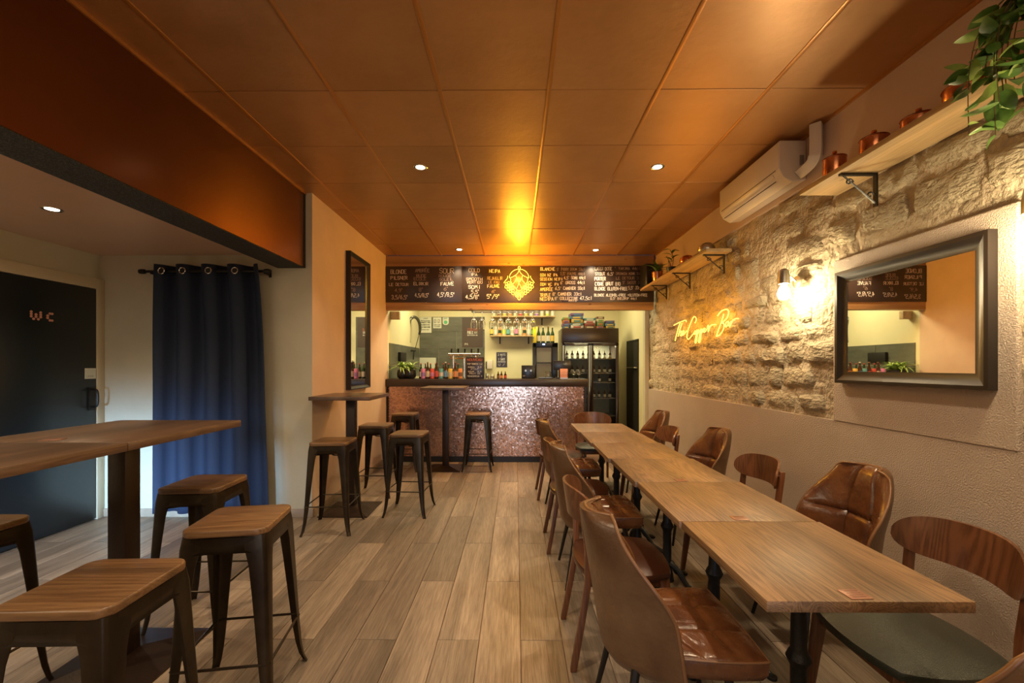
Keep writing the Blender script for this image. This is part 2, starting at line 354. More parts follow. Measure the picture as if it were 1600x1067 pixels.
# stroke lettering
FONT = {
'A': '0,0 2,6 4,0;.8,2 3.2,2', 'B': '0,0 0,6 3,6 4,5 4,4 3,3 0,3;3,3 4,2 4,1 3,0 0,0', 'C': '4,5 3,6 1,6 0,5 0,1 1,0 3,0 4,1',
'D': '0,0 0,6 2.5,6 4,4.5 4,1.5 2.5,0 0,0', 'E': '4,6 0,6 0,0 4,0;0,3 3,3', 'F': '4,6 0,6 0,0;0,3 3,3', 'G': '4,5 3,6 1,6 0,5 0,1 1,0 3,0 4,1 4,3 2.5,3',
'H': '0,0 0,6;4,0 4,6;0,3 4,3', 'I': '2,0 2,6', 'J': '4,6 4,1 3,0 1,0 0,1', 'K': '0,0 0,6;4,6 0,2.6;1.3,3.6 4,0', 'L': '0,6 0,0 4,0', 'M': '0,0 .4,6 2,2.5 3.6,6 4,0',
'N': '0,0 0,6 4,0 4,6', 'O': '1,0 0,1 0,5 1,6 3,6 4,5 4,1 3,0 1,0', 'P': '0,0 0,6 3,6 4,5 4,4 3,3 0,3', 'Q': '1,0 0,1 0,5 1,6 3,6 4,5 4,1 3,0 1,0;2.5,1.5 4.2,-.5',
'R': '0,0 0,6 3,6 4,5 4,4 3,3 0,3;1.8,3 4,0', 'S': '4,5 3,6 1,6 0,5 0,4 1,3.2 3,2.8 4,2 4,1 3,0 1,0 0,1', 'T': '0,6 4,6;2,6 2,0', 'U': '0,6 0,1 1,0 3,0 4,1 4,6',
'V': '0,6 2,0 4,6', 'W': '0,6 1,0 2,4 3,0 4,6', 'X': '0,0 4,6;0,6 4,0', 'Y': '0,6 2,3 4,6;2,3 2,0', 'Z': '0,6 4,6 0,0 4,0',
'0': '1,0 0,1 0,5 1,6 3,6 4,5 4,1 3,0 1,0', '1': '1,5 2,6 2,0', '2': '0,5 1,6 3,6 4,5 4,4 0,0 4,0', '3': '0,5 1,6 3,6 4,5 4,4 3,3.1 1.5,3.1;3,3.1 4,2 4,1 3,0 1,0 0,1',
'4': '3,0 3,6 0,2 4,2', '5': '4,6 .4,6 0,3.4 3,3.6 4,2.6 4,1 3,0 0,0', '6': '3.5,6 1,4.5 0,2.5 0,1 1,0 3,0 4,1 4,2.4 3,3.2 .4,2.8', '7': '0,6 4,6 1.5,0',
'8': '1,3 0,4 0,5 1,6 3,6 4,5 4,4 3,3 1,3 0,2 0,1 1,0 3,0 4,1 4,2 3,3', '9': '4,3.4 1,3 0,4 0,5 1,6 3,6 4,5 4,3 3,1 1.5,0',
',': '1.6,.6 1.2,-1', '.': '1.5,.4 1.5,0', '-': '.6,3 3.4,3', '+': '.5,3 3.5,3;2,1.5 2,4.5', '=': '.5,3.8 3.5,3.8;.5,2.2 3.5,2.2', '/': '0,-.6 4,6.6',
'~': '.3,5 .3,6 1.5,6 1.5,5 .3,5', '^': '1.8,6 .5,6 .3,5 .6,4.3 1.8,4.3;0,5.2 1.2,5.2', '*': '.5,4 3.5,2;.5,2 3.5,4;2,1.2 2,4.8', '#': '1,0 0,1 0,2.4 1,3.3 3,3.3 4,2.4 4,1 3,0 1,0',
'_': '4,6 0,6 0,0 4,0;0,3 3,3;1.6,7 3,8.4', '(': '3,7 2,5 2,1 3,-1', "'": '1,6 1.4,4.8', 'o': '1,0 0,1 0,3 1,4 3,4 4,3 4,1 3,0 1,0', 'l': '2,0 2,6', 'c': '4,3.4 3,4 1,4 0,3 0,1 1,0 3,0 4,.6'}
NARROW = {'I': 2.2, ',': 2.4, '.': 2.4, '~': 2.2, '^': 2.2, "'": 2, 'l': 2.2, '1': 3}
def text_w(t, h): return sum((NARROW.get(c, 4) + 1.3) * h / 6 for c in t) * .82
def lettering(parent, mat, t, org, right, up, h, wd=None, jit=0.0, align='L', wfit=None, name='lettering'):
    """draw t as flat painted strokes; org = baseline start in parent space"""
    right = Vector(right).normalized(); up = Vector(up).normalized(); nrm = right.cross(up)
    wd = wd or h * 0.09; sx = .82 * h / 6
    full = text_w(t, h)
    if wfit: sx *= wfit / full; full = wfit
    x = 0 if align == 'L' else -full / 2
    mb = MB(); org = Vector(org); rnd = random.Random(hash(t) % 9999 if False else sum(map(ord, t)))
    for c in t:
        adv = (4 if c == ' ' else NARROW.get(c, 4)) + 1.3
        if c != ' ':
            dy = rnd.uniform(-jit, jit) * h; sl = rnd.uniform(-jit, jit)
            for stroke in FONT.get(c, FONT['-']).split(';'):
                pts = [tuple(float(q) for q in p.split(',')) for p in stroke.split()]
                pp = [org + right * (x + (a + sl * b) * sx) + up * (b * h / 6 + dy) for a, b in pts]
                for a, b in zip(pp, pp[1:]):
                    d = (b - a)
                    if d.length < 1e-6: continue
                    d.normalize(); s_ = nrm.cross(d) * wd / 2; e = d * wd * .4
                    mb.add([a - s_ - e, b - s_ + e, b + s_ + e, a + s_ - e], [(0, 1, 2, 3)])
        x += adv * sx
    return mb.ob(name, mat, parent, smooth=0, fix=False)

# ------------------------------------------------------------------ room shell
XR, XL, XLL, YP, YM, YB, ZC = 2.03, -1.886, -3.88, 3.979, 6.236, 8.4, 3.0
Y0 = -2.4
fl = struct(bx('floor', 'grout', (XLL - .1, XR + .1, Y0, YB, -.08, -.007)))
# wood-look floor planks, staggered by half a length
pitch, plen = 0.212, 1.2
pm = {}
k0 = int(math.floor((XLL - .026) / pitch)); k1 = int(math.ceil((XR - .026) / pitch))
for k in range(k0, k1):
    xa, xb = .026 + k * pitch, .026 + (k + 1) * pitch
    xa, xb = max(xa, XLL), min(xb, XR)
    if xb - xa < .02: continue
    off = 2.2 if k % 2 == 0 else 2.8
    j = math.floor((Y0 - off) / plen)
    while off + j * plen < 6.27:
        ya, yb = max(off + j * plen, Y0), min(off + (j + 1) * plen, 6.30); j += 1
        if yb - ya < .03: continue
        if xb < XL and ya > YP: continue
        if xb < XL: yb = min(yb, YP)
        key = (round(xb - xa, 3), round(yb - ya, 3))
        if key not in pm:
            g = .0016
            o = MB().box(-(xb - xa) / 2 + g, (xb - xa) / 2 - g, -(yb - ya) / 2 + g, (yb - ya) / 2 - g, -.009, 0).ob('plank', 'plank', fl, bevel=.0012, bseg=1, smooth=0)
            pm[key] = o.data
        else:
            o = bpy.data.objects.new('plank', pm[key]); col.objects.link(o); o.parent = fl
        o.location = ((xa + xb) / 2, (ya + yb) / 2, random.uniform(-.0004, 0))

def wall(name, mat, d): return struct(bx(name, mat, d, smooth=0))
wall('wall_left', 'cream_wall', (XLL - .1, XLL, Y0, YP + .1, 0, 3.1))
wall('wall_middle', 'cream_wall', (XLL, XL - .0006, YP, YP + .1, 0, 3.05))
wall('wall_inner', 'pink_wall', (XL - .11, XL, YP + .0006, 6.34, 0, 3.05))
wall('wall_bar_left', 'bar_wall', (XL - .11, XL, 6.34, YB, 0, 3.0))
wall('wall_back', 'bar_wall', (XL - .11, XR + .1, YB, YB + .1, 0, 3.0))
wall('wall_rear', 'pink_wall', (XLL - .1, XR + .1, Y0 - .1, Y0, 0, 3.1))
wr = wall('wall_right', 'stucco', (XR, XR + .12, Y0, 6.72, 0, 1.052))
wall('wall_bar_right', 'bar_wall', (2.0, 2.12, 6.72, YB, 0, 3.0))
struct(bx('trim_1', 'cream_wall', (1.985, 2.05, 6.62, 6.72, 0, 2.3), smooth=0))      # jamb where the stone ends
# smooth painted band above the stone, the rest behind stone
MB().box(XR, XR + .12, 2.72, 6.72, 2.66, 3.05).box(XR, XR + .12, Y0, 2.72, 2.49, 3.05).ob('painted_band', 'right_smooth', wr, smooth=0)
# stucco panel behind the mirror
MB().box(XR - .004, XR + .10, 1.754, 2.765, 1.052, 2.065).ob('stucco_panel', 'stucco', wr, smooth=0, bevel=.006)
# rough mortar face
def mfn(u, v):
    y = Y0 + .4 + u * (6.72 - Y0 - .4); z = 1.045 + v * (2.67 - 1.045)
    d = noise.fractal(Vector((y * 3.1, z * 3.1, 1.3)), 1.0, 2.2, 5) * .020 + noise.noise(Vector((y * 16, z * 22, 5))) * .009
    return (2.056 + d, y, z)
MB().grid(mfn, 330, 80).ob('mortar', 'mortar', wr, smooth=60, fix=False)
wall('wall_right_core', 'mortar', (2.10, 2.2, Y0, 6.72, 1.0, 2.7))
# stones, one object each
rs = random.Random(11)
z = 1.062
while z < 2.62:
    hgt = rs.uniform(.11, .21)
    if z + hgt > 2.56: hgt = 2.655 - z
    y = -.2 + rs.uniform(0, .2)
    while y < 6.6:
        ln = rs.uniform(.15, .44); ln = min(ln, 6.68 - y)
        ya, yb, za, zb = y + .012, y + ln - .012, z + .01 + rs.uniform(-.012, .012), z + hgt - .01 + rs.uniform(-.012, .012)
        y += ln
        if yb - ya < .06: continue
        za = max(za, 1.058); zb = min(zb, 2.66)
        cy, cz = (ya + yb) / 2, (za + zb) / 2
        if 1.70 < cy < 2.82 and cz < 2.12:
            if yb > 2.785 and ya < 2.9: ya = max(ya, 2.785)
            elif ya < 1.735 and yb > 1.6: yb = min(yb, 1.735)
            else: continue
            if yb - ya < .05: continue
        if 1.70 < cy < 2.82 and za < 2.085: za = 2.085
        if cy < 2.72: zb = min(zb, 2.485)
        if zb - za < .05: continue
        if cy < .55: continue
        cy, cz = (ya + yb) / 2, (za + zb) / 2
        hy, hz = (yb - ya) / 2, (zb - za) / 2
        smear = .006 if cy > 4.1 else 0.0
        pro = rs.uniform(.002, .024) - smear; sd = rs.uniform(0, 100); tl = rs.uniform(-.04, .04); tz = rs.uniform(-.05, .05)
        nu, nv = max(4, int(hy * 2 / .035)), max(4, int(hz * 2 / .03))
        def sf(u, v):
            a, b = u * 2 - 1, v * 2 - 1
            e = (1 - abs(a) ** 5) * (1 - abs(b) ** 5)
            q = Vector((a * hy * 9 + sd, b * hz * 12, sd))
            d = noise.fractal(q, 1.0, 2.0, 4) * .017
            wy = noise.noise(Vector((b * 2 + sd, sd, 0))) * .018 * abs(a); wz = noise.noise(Vector((sd, a * 2 + sd, 3))) * .016 * abs(b)
            rr = 1 - .07 * a * a * b * b
            x = 2.062 - (pro + .010) * min(1, e * 1.3) ** .8 + d * min(1, e * 1.5) + tl * a * hy + tz * b * hz
            return (x - 2.06, a * hy * rr + wy, b * hz * rr + wz)
        o = MB().grid(sf, nu, nv).ob('stone', 'stone', wr, smooth=50, fix=False)
        o.location = (2.06, cy, cz)
    z += hgt

# ceiling with copper tiles
cl = struct(bx('ceiling', 'copper_beam', (-2.205, XR + .1, Y0, YM + .02, 3.022, 3.10), smooth=0))
xs = [-1.95] + [.194 + .634 * k for k in range(-3, 3)] + [XR]
ys = [Y0] + [3.138 + .634 * k for k in range(-8, 5)] + [YM]
for i in range(len(xs) - 1):
    for j in range(len(ys) - 1):
        w_, d_ = xs[i + 1] - xs[i], ys[j + 1] - ys[j]
        if w_ < .02 or d_ < .02: continue
        o = MB().box(-w_ / 2 + .003, w_ / 2 - .003, -d_ / 2 + .003, d_ / 2 - .003, 0, .016).ob('tile', 'copper_ceiling', cl, bevel=.002, bseg=1, smooth=0)
        o.location = ((xs[i] + xs[i + 1]) / 2, (ys[j] + ys[j + 1]) / 2, 3.004 + random.uniform(-.0012, .0012))
        o.rotation_euler = (random.uniform(-.0025, .0025), random.uniform(-.0025, .0025), 0)
for x in xs[1:-1]:
    bx('batten', 'copper_batten', (x - .012, x + .012, Y0, YM, 2.999, 3.02), cl, bevel=.002)
bx('edge_batten', 'copper_batten', (-1.953, -1.938, Y0, YP, 2.985, 3.02), cl)
bx('edge_batten', 'copper_batten', (XR - .014, XR, Y0, YM, 2.988, 3.02), cl)
struct(bx('ceiling_left', 'brown_ceiling', (XLL, -2.2, Y0, YP, 2.429, 2.53), smooth=0))
struct(bx('ceiling_bar', 'bar_wall', (XL, 2.02, 6.38, YB, 2.9, 3.0), smooth=0))
bm_ = struct(bx('ceiling_beam', 'granulate', (-2.205, -1.952, Y0, YP, 2.307, 3.0), smooth=0))
bx('copper_cladding', 'copper_beam', (-1.954, -1.949, Y0, YP - .035, 2.312, 2.995), bm_)
bx('end_strip', 'black_and_shade', (-1.954, -1.946, YP - .035, YP - .001, 2.307, 2.998), bm_)

# baseboards
struct(bx('baseboard_middle', 'baseboard', (XLL, XL + .012, YP - .012, YP, 0, .075), bevel=.002))
struct(bx('baseboard_inner', 'baseboard', (XL, XL + .012, YP, 6.26, 0, .075), bevel=.002))
struct(bx('baseboard_left', 'baseboard', (XLL, XLL + .012, Y0, 2.85, 0, .075), bevel=.002))
struct(bx('baseboard_right', 'baseboard', (XR - .012, XR, Y0, 6.7, 0, .07), bevel=.002))

# rear window (source of the daylight, behind the camera)
wn = struct(bx('window_1', 'black_metal', (-3.7, -2.1, Y0, Y0 + .04, .5, 2.2)))
bx('pane', 'screen_dark', (-3.62, -2.94, Y0 + .03, Y0 + .05, .58, 2.12), wn)
bx('pane', 'screen_dark', (-2.86, -2.18, Y0 + .03, Y0 + .05, .58, 2.12), wn)

# WC door
XD = -3.832
d1 = struct(bx('door_1', 'black_door', (XLL, XD, 2.98, 3.905, .012, 2.10), bevel=.003))
def hexes(parent, cells, org, s):
    for (a, b) in cells:
        mb = MB()
        pts = [(math.cos(PI / 3 * q + PI / 6) * s * .54, math.sin(PI / 3 * q + PI / 6) * s * .54) for q in range(6)]
        y, zz = org[0] + a * s * .92, org[1] + b * s
        vs = [(XD + t, y + p[0], zz + p[1]) for t in (0, .004) for p in pts]
        mb.add(vs, [(0, 1, 2, 3, 4, 5), (11, 10, 9, 8, 7, 6)] + [(q, (q + 1) % 6, 6 + (q + 1) % 6, 6 + q) for q in range(6)])
        mb.ob('letter_tile', 'salmon', parent, smooth=0)
Wc = [(0, 3), (0, 2), (0, 1), (1, 0), (2, 1), (2, 2), (3, 0), (4, 1), (4, 2), (4, 3)]
hexes(d1, Wc, (3.375, 1.775), .0185)
Cc = [(2, 3), (1, 3), (0, 2), (0, 1), (1, 0), (2, 0)]
hexes(d1, Cc, (3.495, 1.775), .0185)
sg = bx('notice', 'paper', (XD, XD + .003, 3.80, 3.90, 1.285, 1.38), d1)
lettering(sg, 'ink', 'LUMIERE', (XD + .004, 3.812, 1.30), (0, 1, 0), (0, 0, 1), .014)
hd = MB().tube(smooth_path([(XD, 3.86, 1.19), (XD + .05, 3.86, 1.18), (XD + .06, 3.86, 1.11), (XD + .05, 3.86, 1.04), (XD, 3.86, 1.03)]), .009)
hd.box(XD, XD + .008, 3.83, 3.885, 1.0, 1.21).ob('door_handle', 'black_metal', d1)
t1 = struct(bx('trim_2', 'cream_trim', (XLL, XD + .008, 3.907, 3.977, 0, 2.197), bevel=.004))
struct(bx('trim_3', 'cream_trim', (XLL, XD + .008, 2.88, 3.907, 2.104, 2.197), bevel=.004))
struct(bx('trim_4', 'cream_trim', (XLL, XD + .008, 2.88, 2.975, 0, 2.104), bevel=.004))

# pine header over the bar
hdr = struct(bx('trim_5', 'pine', (XL, 2.0, 6.245, 6.375, 2.215, 3.0), bevel=.003))
# bar right-hand dark doorway, its shade painted as a black panel, with a shelf
d2 = struct(MB().box(1.985, 2.0, 7.0, 7.03, 0, 1.84).box(1.985, 2.0, 7.69, 7.72, 0, 1.84).box(1.985, 2.0, 7.0, 7.72, 1.81, 1.84).ob('door_2', 'black_and_shade'))
bx('doorway_shade', 'black_and_shade', (1.992, 1.999, 7.03, 7.69, .01, 1.81), d2)
bx('door_shelf', 'steel', (1.93, 1.992, 7.05, 7.5, 1.365, 1.38), d2)

# ------------------------------------------------------------------ bar counter
ct = thing('bar_counter', 'long bar counter clad in small copper mosaic with dark top', 'counter', (0, 0, 0))
bx('counter_body', 'grout', (XL + .005, 1.0, 6.29, 6.75, 0, 1.10), ct)
bx('worktop', 'counter_top', (XL + .003, 1.045, 6.22, 6.80, 1.10, 1.209), ct, bevel=.006)
bx('kickboard', 'kick', (XL + .005, 1.0, 6.268, 6.30, 0, .078), ct)
bx('end_post', 'kick', (1.0, 1.03, 6.262, 6.75, 0, 1.10), ct)
bx('end_post', 'kick', (XL + .004, XL + .025, 6.262, 6.30, 0, 1.10), ct)
rm_ = random.Random(3); mb = MB(); s = .0235
row = 0; zz = .092
while zz < 1.09:
    x = XL + .04 + (row % 2) * s / 2
    while x < .99:
        a, b = rm_.gauss(0, .024), rm_.gauss(0, .024)
        pts = [(math.cos(PI / 3 * q + PI / 6) * s * .52, math.sin(PI / 3 * q + PI / 6) * s * .52) for q in range(6)]
        fr = [(x + p[0], 6.284 + a * p[0] + b * p[1], zz + p[1]) for p in pts]
        bk = [(x + p[0], 6.2905, zz + p[1]) for p in pts]
        mb.add(fr + bk, [(5, 4, 3, 2, 1, 0)] + [(q, (q + 1) % 6, 6 + (q + 1) % 6, 6 + q) for q in range(6)])
        x += s
    zz += s * .866; row += 1
mb.ob('mosaic_tiles', 'mosaic', ct, smooth=0, fix=False, kind='stuff')

# ------------------------------------------------------------------ menu board with chalk lettering
mnu = thing('menu_board', 'long dark chalkboard with the beer menu above the bar', 'menu board')
YF = 6.229
bx('panel', 'chalkboard', (XL + .004, -.776, YF, 6.245, 2.322, 2.844), mnu, bevel=.001)
bx('panel', 'chalkboard', (-.774, .66, YF, 6.245, 2.322, 2.844), mnu, bevel=.001)
bx('panel', 'chalkboard', (.662, 1.998, YF, 6.245, 2.322, 2.844), mnu, bevel=.001)
def chalk(t, px, py, wpx, hpx, mat='chalk', align='L'):
    p = at(px, py, YF - .001); u = YF / F
    lettering(mnu, mat, t, p, (1, 0, 0), (0, 0, 1), hpx * u, wd=.0056 if hpx > 4.2 else .0046, jit=.06, wfit=wpx * u, align=align)
for t, x0, x1, yb_, h, m in [
    ('BLONDE', 610.5, 636, 427.5, 6.0, 'chalk'), ('PILSNER', 610.5, 637.5, 436.5, 5.0, 'chalk'), ('LE DETOUR', 608, 639, 446.5, 4.2, 'chalk'), ('4,9~', 617, 630, 456, 5, 'chalk_dim'), ('3,5/6,5^', 612, 638, 467, 6, 'chalk'),
    ('AMBR_E', 649, 672, 425, 5.0, 'chalk_dim'), ('RUDE', 651, 667, 433, 4.4, 'chalk_dim'), ('ECOLE', 647, 667, 438, 4.2, 'chalk_dim'), ('ELIXKIR', 646.5, 670, 445.5, 4.6, 'chalk'), ('8~', 655, 662, 455, 5, 'chalk_dim'), ('4,5/8,5^', 648.5, 671, 464, 5.5, 'chalk'),
    ('SOUR', 687.5, 710.5, 427, 7.5, 'chalk'), ('ROUGE', 686, 706, 433, 3.8, 'chalk_dim'), ('SOLEIL', 687, 709, 438.5, 3.8, 'chalk_dim'), ('FAUVE', 689, 710, 446, 5.0, 'chalk_white'), ('6~', 694, 702, 453.5, 4.6, 'chalk_dim'), ('4,5^/8,5^', 683.5, 711, 463.5, 6.2, 'chalk_white'),
    ('COLD', 733, 751, 425, 5.4, 'chalk'), ('IPA', 736, 747, 431, 4.0, 'chalk_white'), ('SMOOTH', 729, 755, 438, 4.0, 'chalk'), ('VERTIGO', 730, 755, 443, 3.8, 'chalk'), ('SOMI', 732.5, 751, 451, 5.0, 'chalk_white'), ('5,5~', 737, 750, 458.5, 5.2, 'chalk'), ('4,5/8^', 728, 750, 467, 6, 'chalk_white'),
    ('NEIPA', 765, 782.5, 426, 4.8, 'chalk'), ('REJAILLIR', 762, 786, 437, 4.4, 'chalk_dim'), ('LE FAU', 764, 781, 443, 3.8, 'chalk_dim'), ('FAUVE', 762, 781.5, 449.5, 4.6, 'chalk'), ('6~', 769, 776, 457.5, 4.2, 'chalk_dim'), ('5^/9^', 761.5, 782, 466.5, 6.2, 'chalk_white'),
    ('BLANCHE', 845, 868, 423, 4.6, 'chalk'), ("5~ PIGGY DOOM 33cl", 870.5, 914, 423, 3.9, 'chalk_dim'),
    ('DDH NZ IPA', 845, 872, 432, 4.2, 'chalk'), ('7,5~ FAUVE 44cl', 875.5, 914, 430, 4.0, 'chalk_dim'),
    ('SESSION NEIPA', 844.5, 880, 438.5, 4.2, 'chalk'), ('4,5~ SOMI 44cl', 881.5, 915, 436.5, 4.4, 'chalk'),
    ('DDH WC IPA', 845, 874, 446.5, 4.2, 'chalk'), ('6~ GROSS 44cl', 876, 914, 444, 4.4, 'chalk'),
    ('AMBR_E', 844.5, 865, 454.5, 4.8, 'chalk'), ('6,5~ CAMBIER 33cl', 868, 914, 453, 4.4, 'chalk'),
    ('TRIPLE', 844.5, 861, 463.5, 4.6, 'chalk'), ('8~ CAMBIER 33cl', 864, 909, 462, 4.6, 'chalk'),
    ('NEDIPA', 844.5, 866, 469.8, 5.0, 'chalk'), ('8~ COLLECTIVE', 867.5, 904, 468.8, 4.4, 'chalk'), ('47,5cl', 906.5, 925, 468.8, 5.2, 'chalk_white'), ('ARTS', 889, 902, 471.2, 2.6, 'chalk'),
    ('LASSI DOSE', 930, 957, 422.6, 4.8, 'chalk_white'), ('~ YAKIMA 44cl', 961, 1000, 422, 4.0, 'chalk_dim'),
    ('STOUT 6,5~', 930.5, 960, 430.6, 4.6, 'chalk_white'), ('DRUNKEN MONK 33cl', 963, 1004, 430, 3.8, 'chalk_dim'),
    ('PORTER', 929.5, 947, 438.6, 5.2, 'chalk_white'), ('LE DETOUR 33cl', 963, 1007, 437, 4.2, 'chalk_dim'),
    ('CIDRE BRUT BIO', 930, 970, 446.4, 5.0, 'chalk_white'), ('5~ SASSY 33cl', 973, 1007, 444, 4.2, 'chalk_dim'),
    ('BLONDE GLUTEN-FREE', 929.5, 981, 454, 4.8, 'chalk_white'), ('5,5~ 33cl', 982, 1002, 452.5, 4.6, 'chalk'),
    ('BLONDE ALCOHOL-FREE +GLUTEN-FREE', 929, 1012, 463.5, 4.0, 'chalk_white'), ('0,5~ BIO,DRIP 44cl', 954, 995, 468.5, 3.4, 'chalk')]:
    chalk(t, x0, yb_, x1 - x0, h, m)

# neon hop cone in front of the board
nh = thing('neon_hop_sign', 'glowing yellow neon hop cone on the menu board', 'neon sign', (.052, 6.19, 2.59))
def hp(a, b): return (( a - 530) * .000562, 0, (530 - b) * .000562)
def neon(pts, closed=False, r=.0030, k=4):
    MB().tube(smooth_path([hp(*p) for p in pts], k, closed), r, 6, closed).ob('tube', 'neon_core', nh, fix=False, smooth=80)
S = lambda pts: [(1060 - a, b) for a, b in pts]
for fn in (lambda p: p, S):
    neon(fn([(530, 175), (440, 185), (350, 240), (295, 320), (280, 395)]))
    neon(fn([(530, 190), (500, 260), (440, 325), (360, 370), (285, 395)]))
    neon(fn([(440, 330), (460, 400), (430, 480), (370, 550)]))
    neon(fn([(310, 395), (315, 470), (360, 560), (460, 680)]))
    neon(fn([(455, 400), (490, 460), (530, 510), (500, 590), (460, 680)]))
    neon(fn([(460, 680), (490, 715), (530, 720)]))
    neon(fn([(240, 345), (225, 410), (175, 470), (140, 520)]))
    neon(fn([(455, 725), (430, 790), (432, 850), (455, 885), (482, 860), (482, 800), (455, 725)]))
    for (cx, cy) in [(205, 545), (265, 520), (195, 625), (255, 605), (315, 600), (250, 685), (315, 670), (375, 650), (305, 735), (375, 725), (370, 790)]:
        neon(fn([(cx + 32 * math.cos(q * PI / 3 + .5), cy + 36 * math.sin(q * PI / 3 + .5)) for q in range(6)]), True, .0024, 2)
neon([(530, 510), (530, 511)], False)
neon([(530, 180), (500, 140), (530, 100), (560, 140)], True)
neon([(530, 800), (497, 860), (497, 930), (530, 960), (563, 930), (563, 860)], True)
for dx in (-.12, .12):
    bx('standoff', 'chrome', (dx - .004, dx + .004, 0, .04, -.004, .004), nh)
for dx, dz in ((0, .12), (-.12, -.03), (.12, -.03), (0, -.16)):
    light('neon_glow', 'POINT', (dx, -.2, dz), NEON_HOP, (1.0, 0.46, 0.03), parent=nh, shadow_soft_size=.03)

# neon script on the stone wall
nn = thing('neon_name_sign', 'glowing yellow neon script reading The Copper Bar on stone wall', 'neon sign', (0, 0, 0))
XN = 1.985
def wp(a, b):
    px, py = 1040 + a / 12.31, 470 + b / 12.31
    D = XN * F / (px - VX); return (XN, D, HC + (VY - py) / F * D)
def script(pts, k=4): MB().tube(smooth_path([wp(*p) for p in pts], k), .0055, 6).ob('tube', 'neon_core', nn, fix=False, smooth=80)
script([(155, 475), (240, 430), (330, 395), (380, 380), (395, 410)])
script([(275, 430), (245, 520), (205, 660), (180, 775)])
script([(310, 440), (270, 560), (235, 690), (262, 620), (290, 585), (300, 600), (282, 670), (300, 675), (330, 640), (350, 600), (342, 575), (322, 600), (312, 650), (330, 665), (365, 630), (400, 580)])
script([(560, 430), (585, 370), (570, 320), (535, 315), (490, 400), (430, 560), (405, 690), (430, 745), (480, 700), (540, 620)])
script([(560, 590), (545, 620), (550, 650), (575, 625), (582, 590), (560, 585)])
script([(600, 560), (590, 640), (560, 790), (575, 815), (595, 740), (605, 620), (625, 565), (638, 590), (615, 635)])
script([(668, 545), (655, 640), (628, 780), (645, 805), (665, 730), (675, 610), (692, 550), (706, 575), (685, 622)])
script([(715, 600), (745, 560), (748, 535), (725, 545), (716, 590), (735, 612), (770, 580)])
script([(770, 580), (800, 520), (805, 480), (822, 500), (812, 600), (840, 520), (880, 470), (955, 462)])
script([(990, 295), (1060, 210), (1130, 175), (1180, 175), (1200, 220), (1180, 320), (1110, 400), (1060, 425)])
script([(1110, 260), (1075, 380), (1010, 560), (968, 680)])
script([(1060, 425), (1105, 440), (1115, 490), (1090, 580), (1030, 660), (968, 690)])
script([(1195, 400), (1160, 420), (1140, 470), (1150, 505), (1180, 480), (1205, 410), (1200, 470), (1215, 490)])
script([(1250, 395), (1235, 450), (1225, 510), (1255, 430), (1290, 370), (1310, 375), (1330, 350), (1385, 350)])
for dy, dz in ((5.2, 1.83), (4.8, 1.82), (4.4, 1.83), (4.1, 1.84)):
    light('neon_glow', 'POINT', (XN - .12, dy, dz), NEON_NAME, (1.0, 0.42, 0.03), parent=nn, shadow_soft_size=.03)

# ------------------------------------------------------------------ downlights
def downlight(x, y, z, label, e, parent_z=0):
    t = thing('downlight', label, 'ceiling light', (x, y, z), 0, 'recessed ceiling spotlights')
    MB().lathe([(.036, -.001), (.052, -.004), (.056, -.001), (.056, .006), (.036, .006)], 24).ob('trim_ring', 'chrome', t)
    MB().lathe([(0, -.0015), (.036, -.0015), (.036, .003), (0, .003)], 24).ob('lens', 'led', t)
    light('spot', 'SPOT', (0, 0, -.012), e, WARM, parent=t, spot_size=R(118), spot_blend=.75, shadow_soft_size=.03)
downlight(-.768, 3.47, 3.003, 'recessed spotlight in copper ceiling, nearer one on the left', DOWN)
downlight(1.143, 3.48, 3.003, 'recessed spotlight in copper ceiling, nearer one on the right', DOWN)
downlight(-.775, 5.93, 3.003, 'small recessed spotlight near the menu board, left of the hop sign', DOWN)
downlight(1.11, 5.97, 3.003, 'small recessed spotlight near the menu board, right of the hop sign', DOWN)
downlight(-3.04, 2.80, 2.428, 'recessed spotlight in the low brown ceiling near the black door', DOWN * .55)
for x in (-.77, 1.12):
    light('spot', 'SPOT', (x, 1.02, 2.98), DOWN, WARM, spot_size=R(118), spot_blend=.75, shadow_soft_size=.03)
light('spot', 'SPOT', (-3.04, .6, 2.41), DOWN * .5, WARM, spot_size=R(118), spot_blend=.75, shadow_soft_size=.03)

# ------------------------------------------------------------------ wall bulb lamps
def wall_lamp(y, z, label, e):
    t = thing('wall_lamp', label, 'lamp', (1.99, y, z), 0, 'bare bulb lamps on the stone wall')
    MB().lathe([(0, 0), (.045, 0), (.045, .012), (0, .02)], 20, mat=Matrix.Rotation(-PI / 2, 4, 'Y')).ob('wall_plate', 'steel', t)
    MB().tube(smooth_path([(-.01, 0, .0), (-.05, 0, .04), (-.09, 0, .06)]), .006).ob('arm', 'steel', t)
    MB().lathe([(.0, .095), (.018, .093), (.030, .08), (.036, .03), (.036, -.012), (.030, -.014)], 20, c=(-.1, 0, 0)).ob('socket_cap', 'steel', t)
    MB().lathe([(.012, 0), (.016, -.02), (.032, -.05), (.040, -.08), (.034, -.108), (.016, -.122), (0, -.124)], 20, c=(-.1, 0, 0)).ob('bulb', 'bulb_glow', t)
wall_lamp(3.05, 1.99, 'glowing bare bulb lamp on stone wall between neon script and mirror', BULB)
wall_lamp(1.58, 1.97, 'glowing wall lamp on the stone at the right edge, by the mirror', BULB)

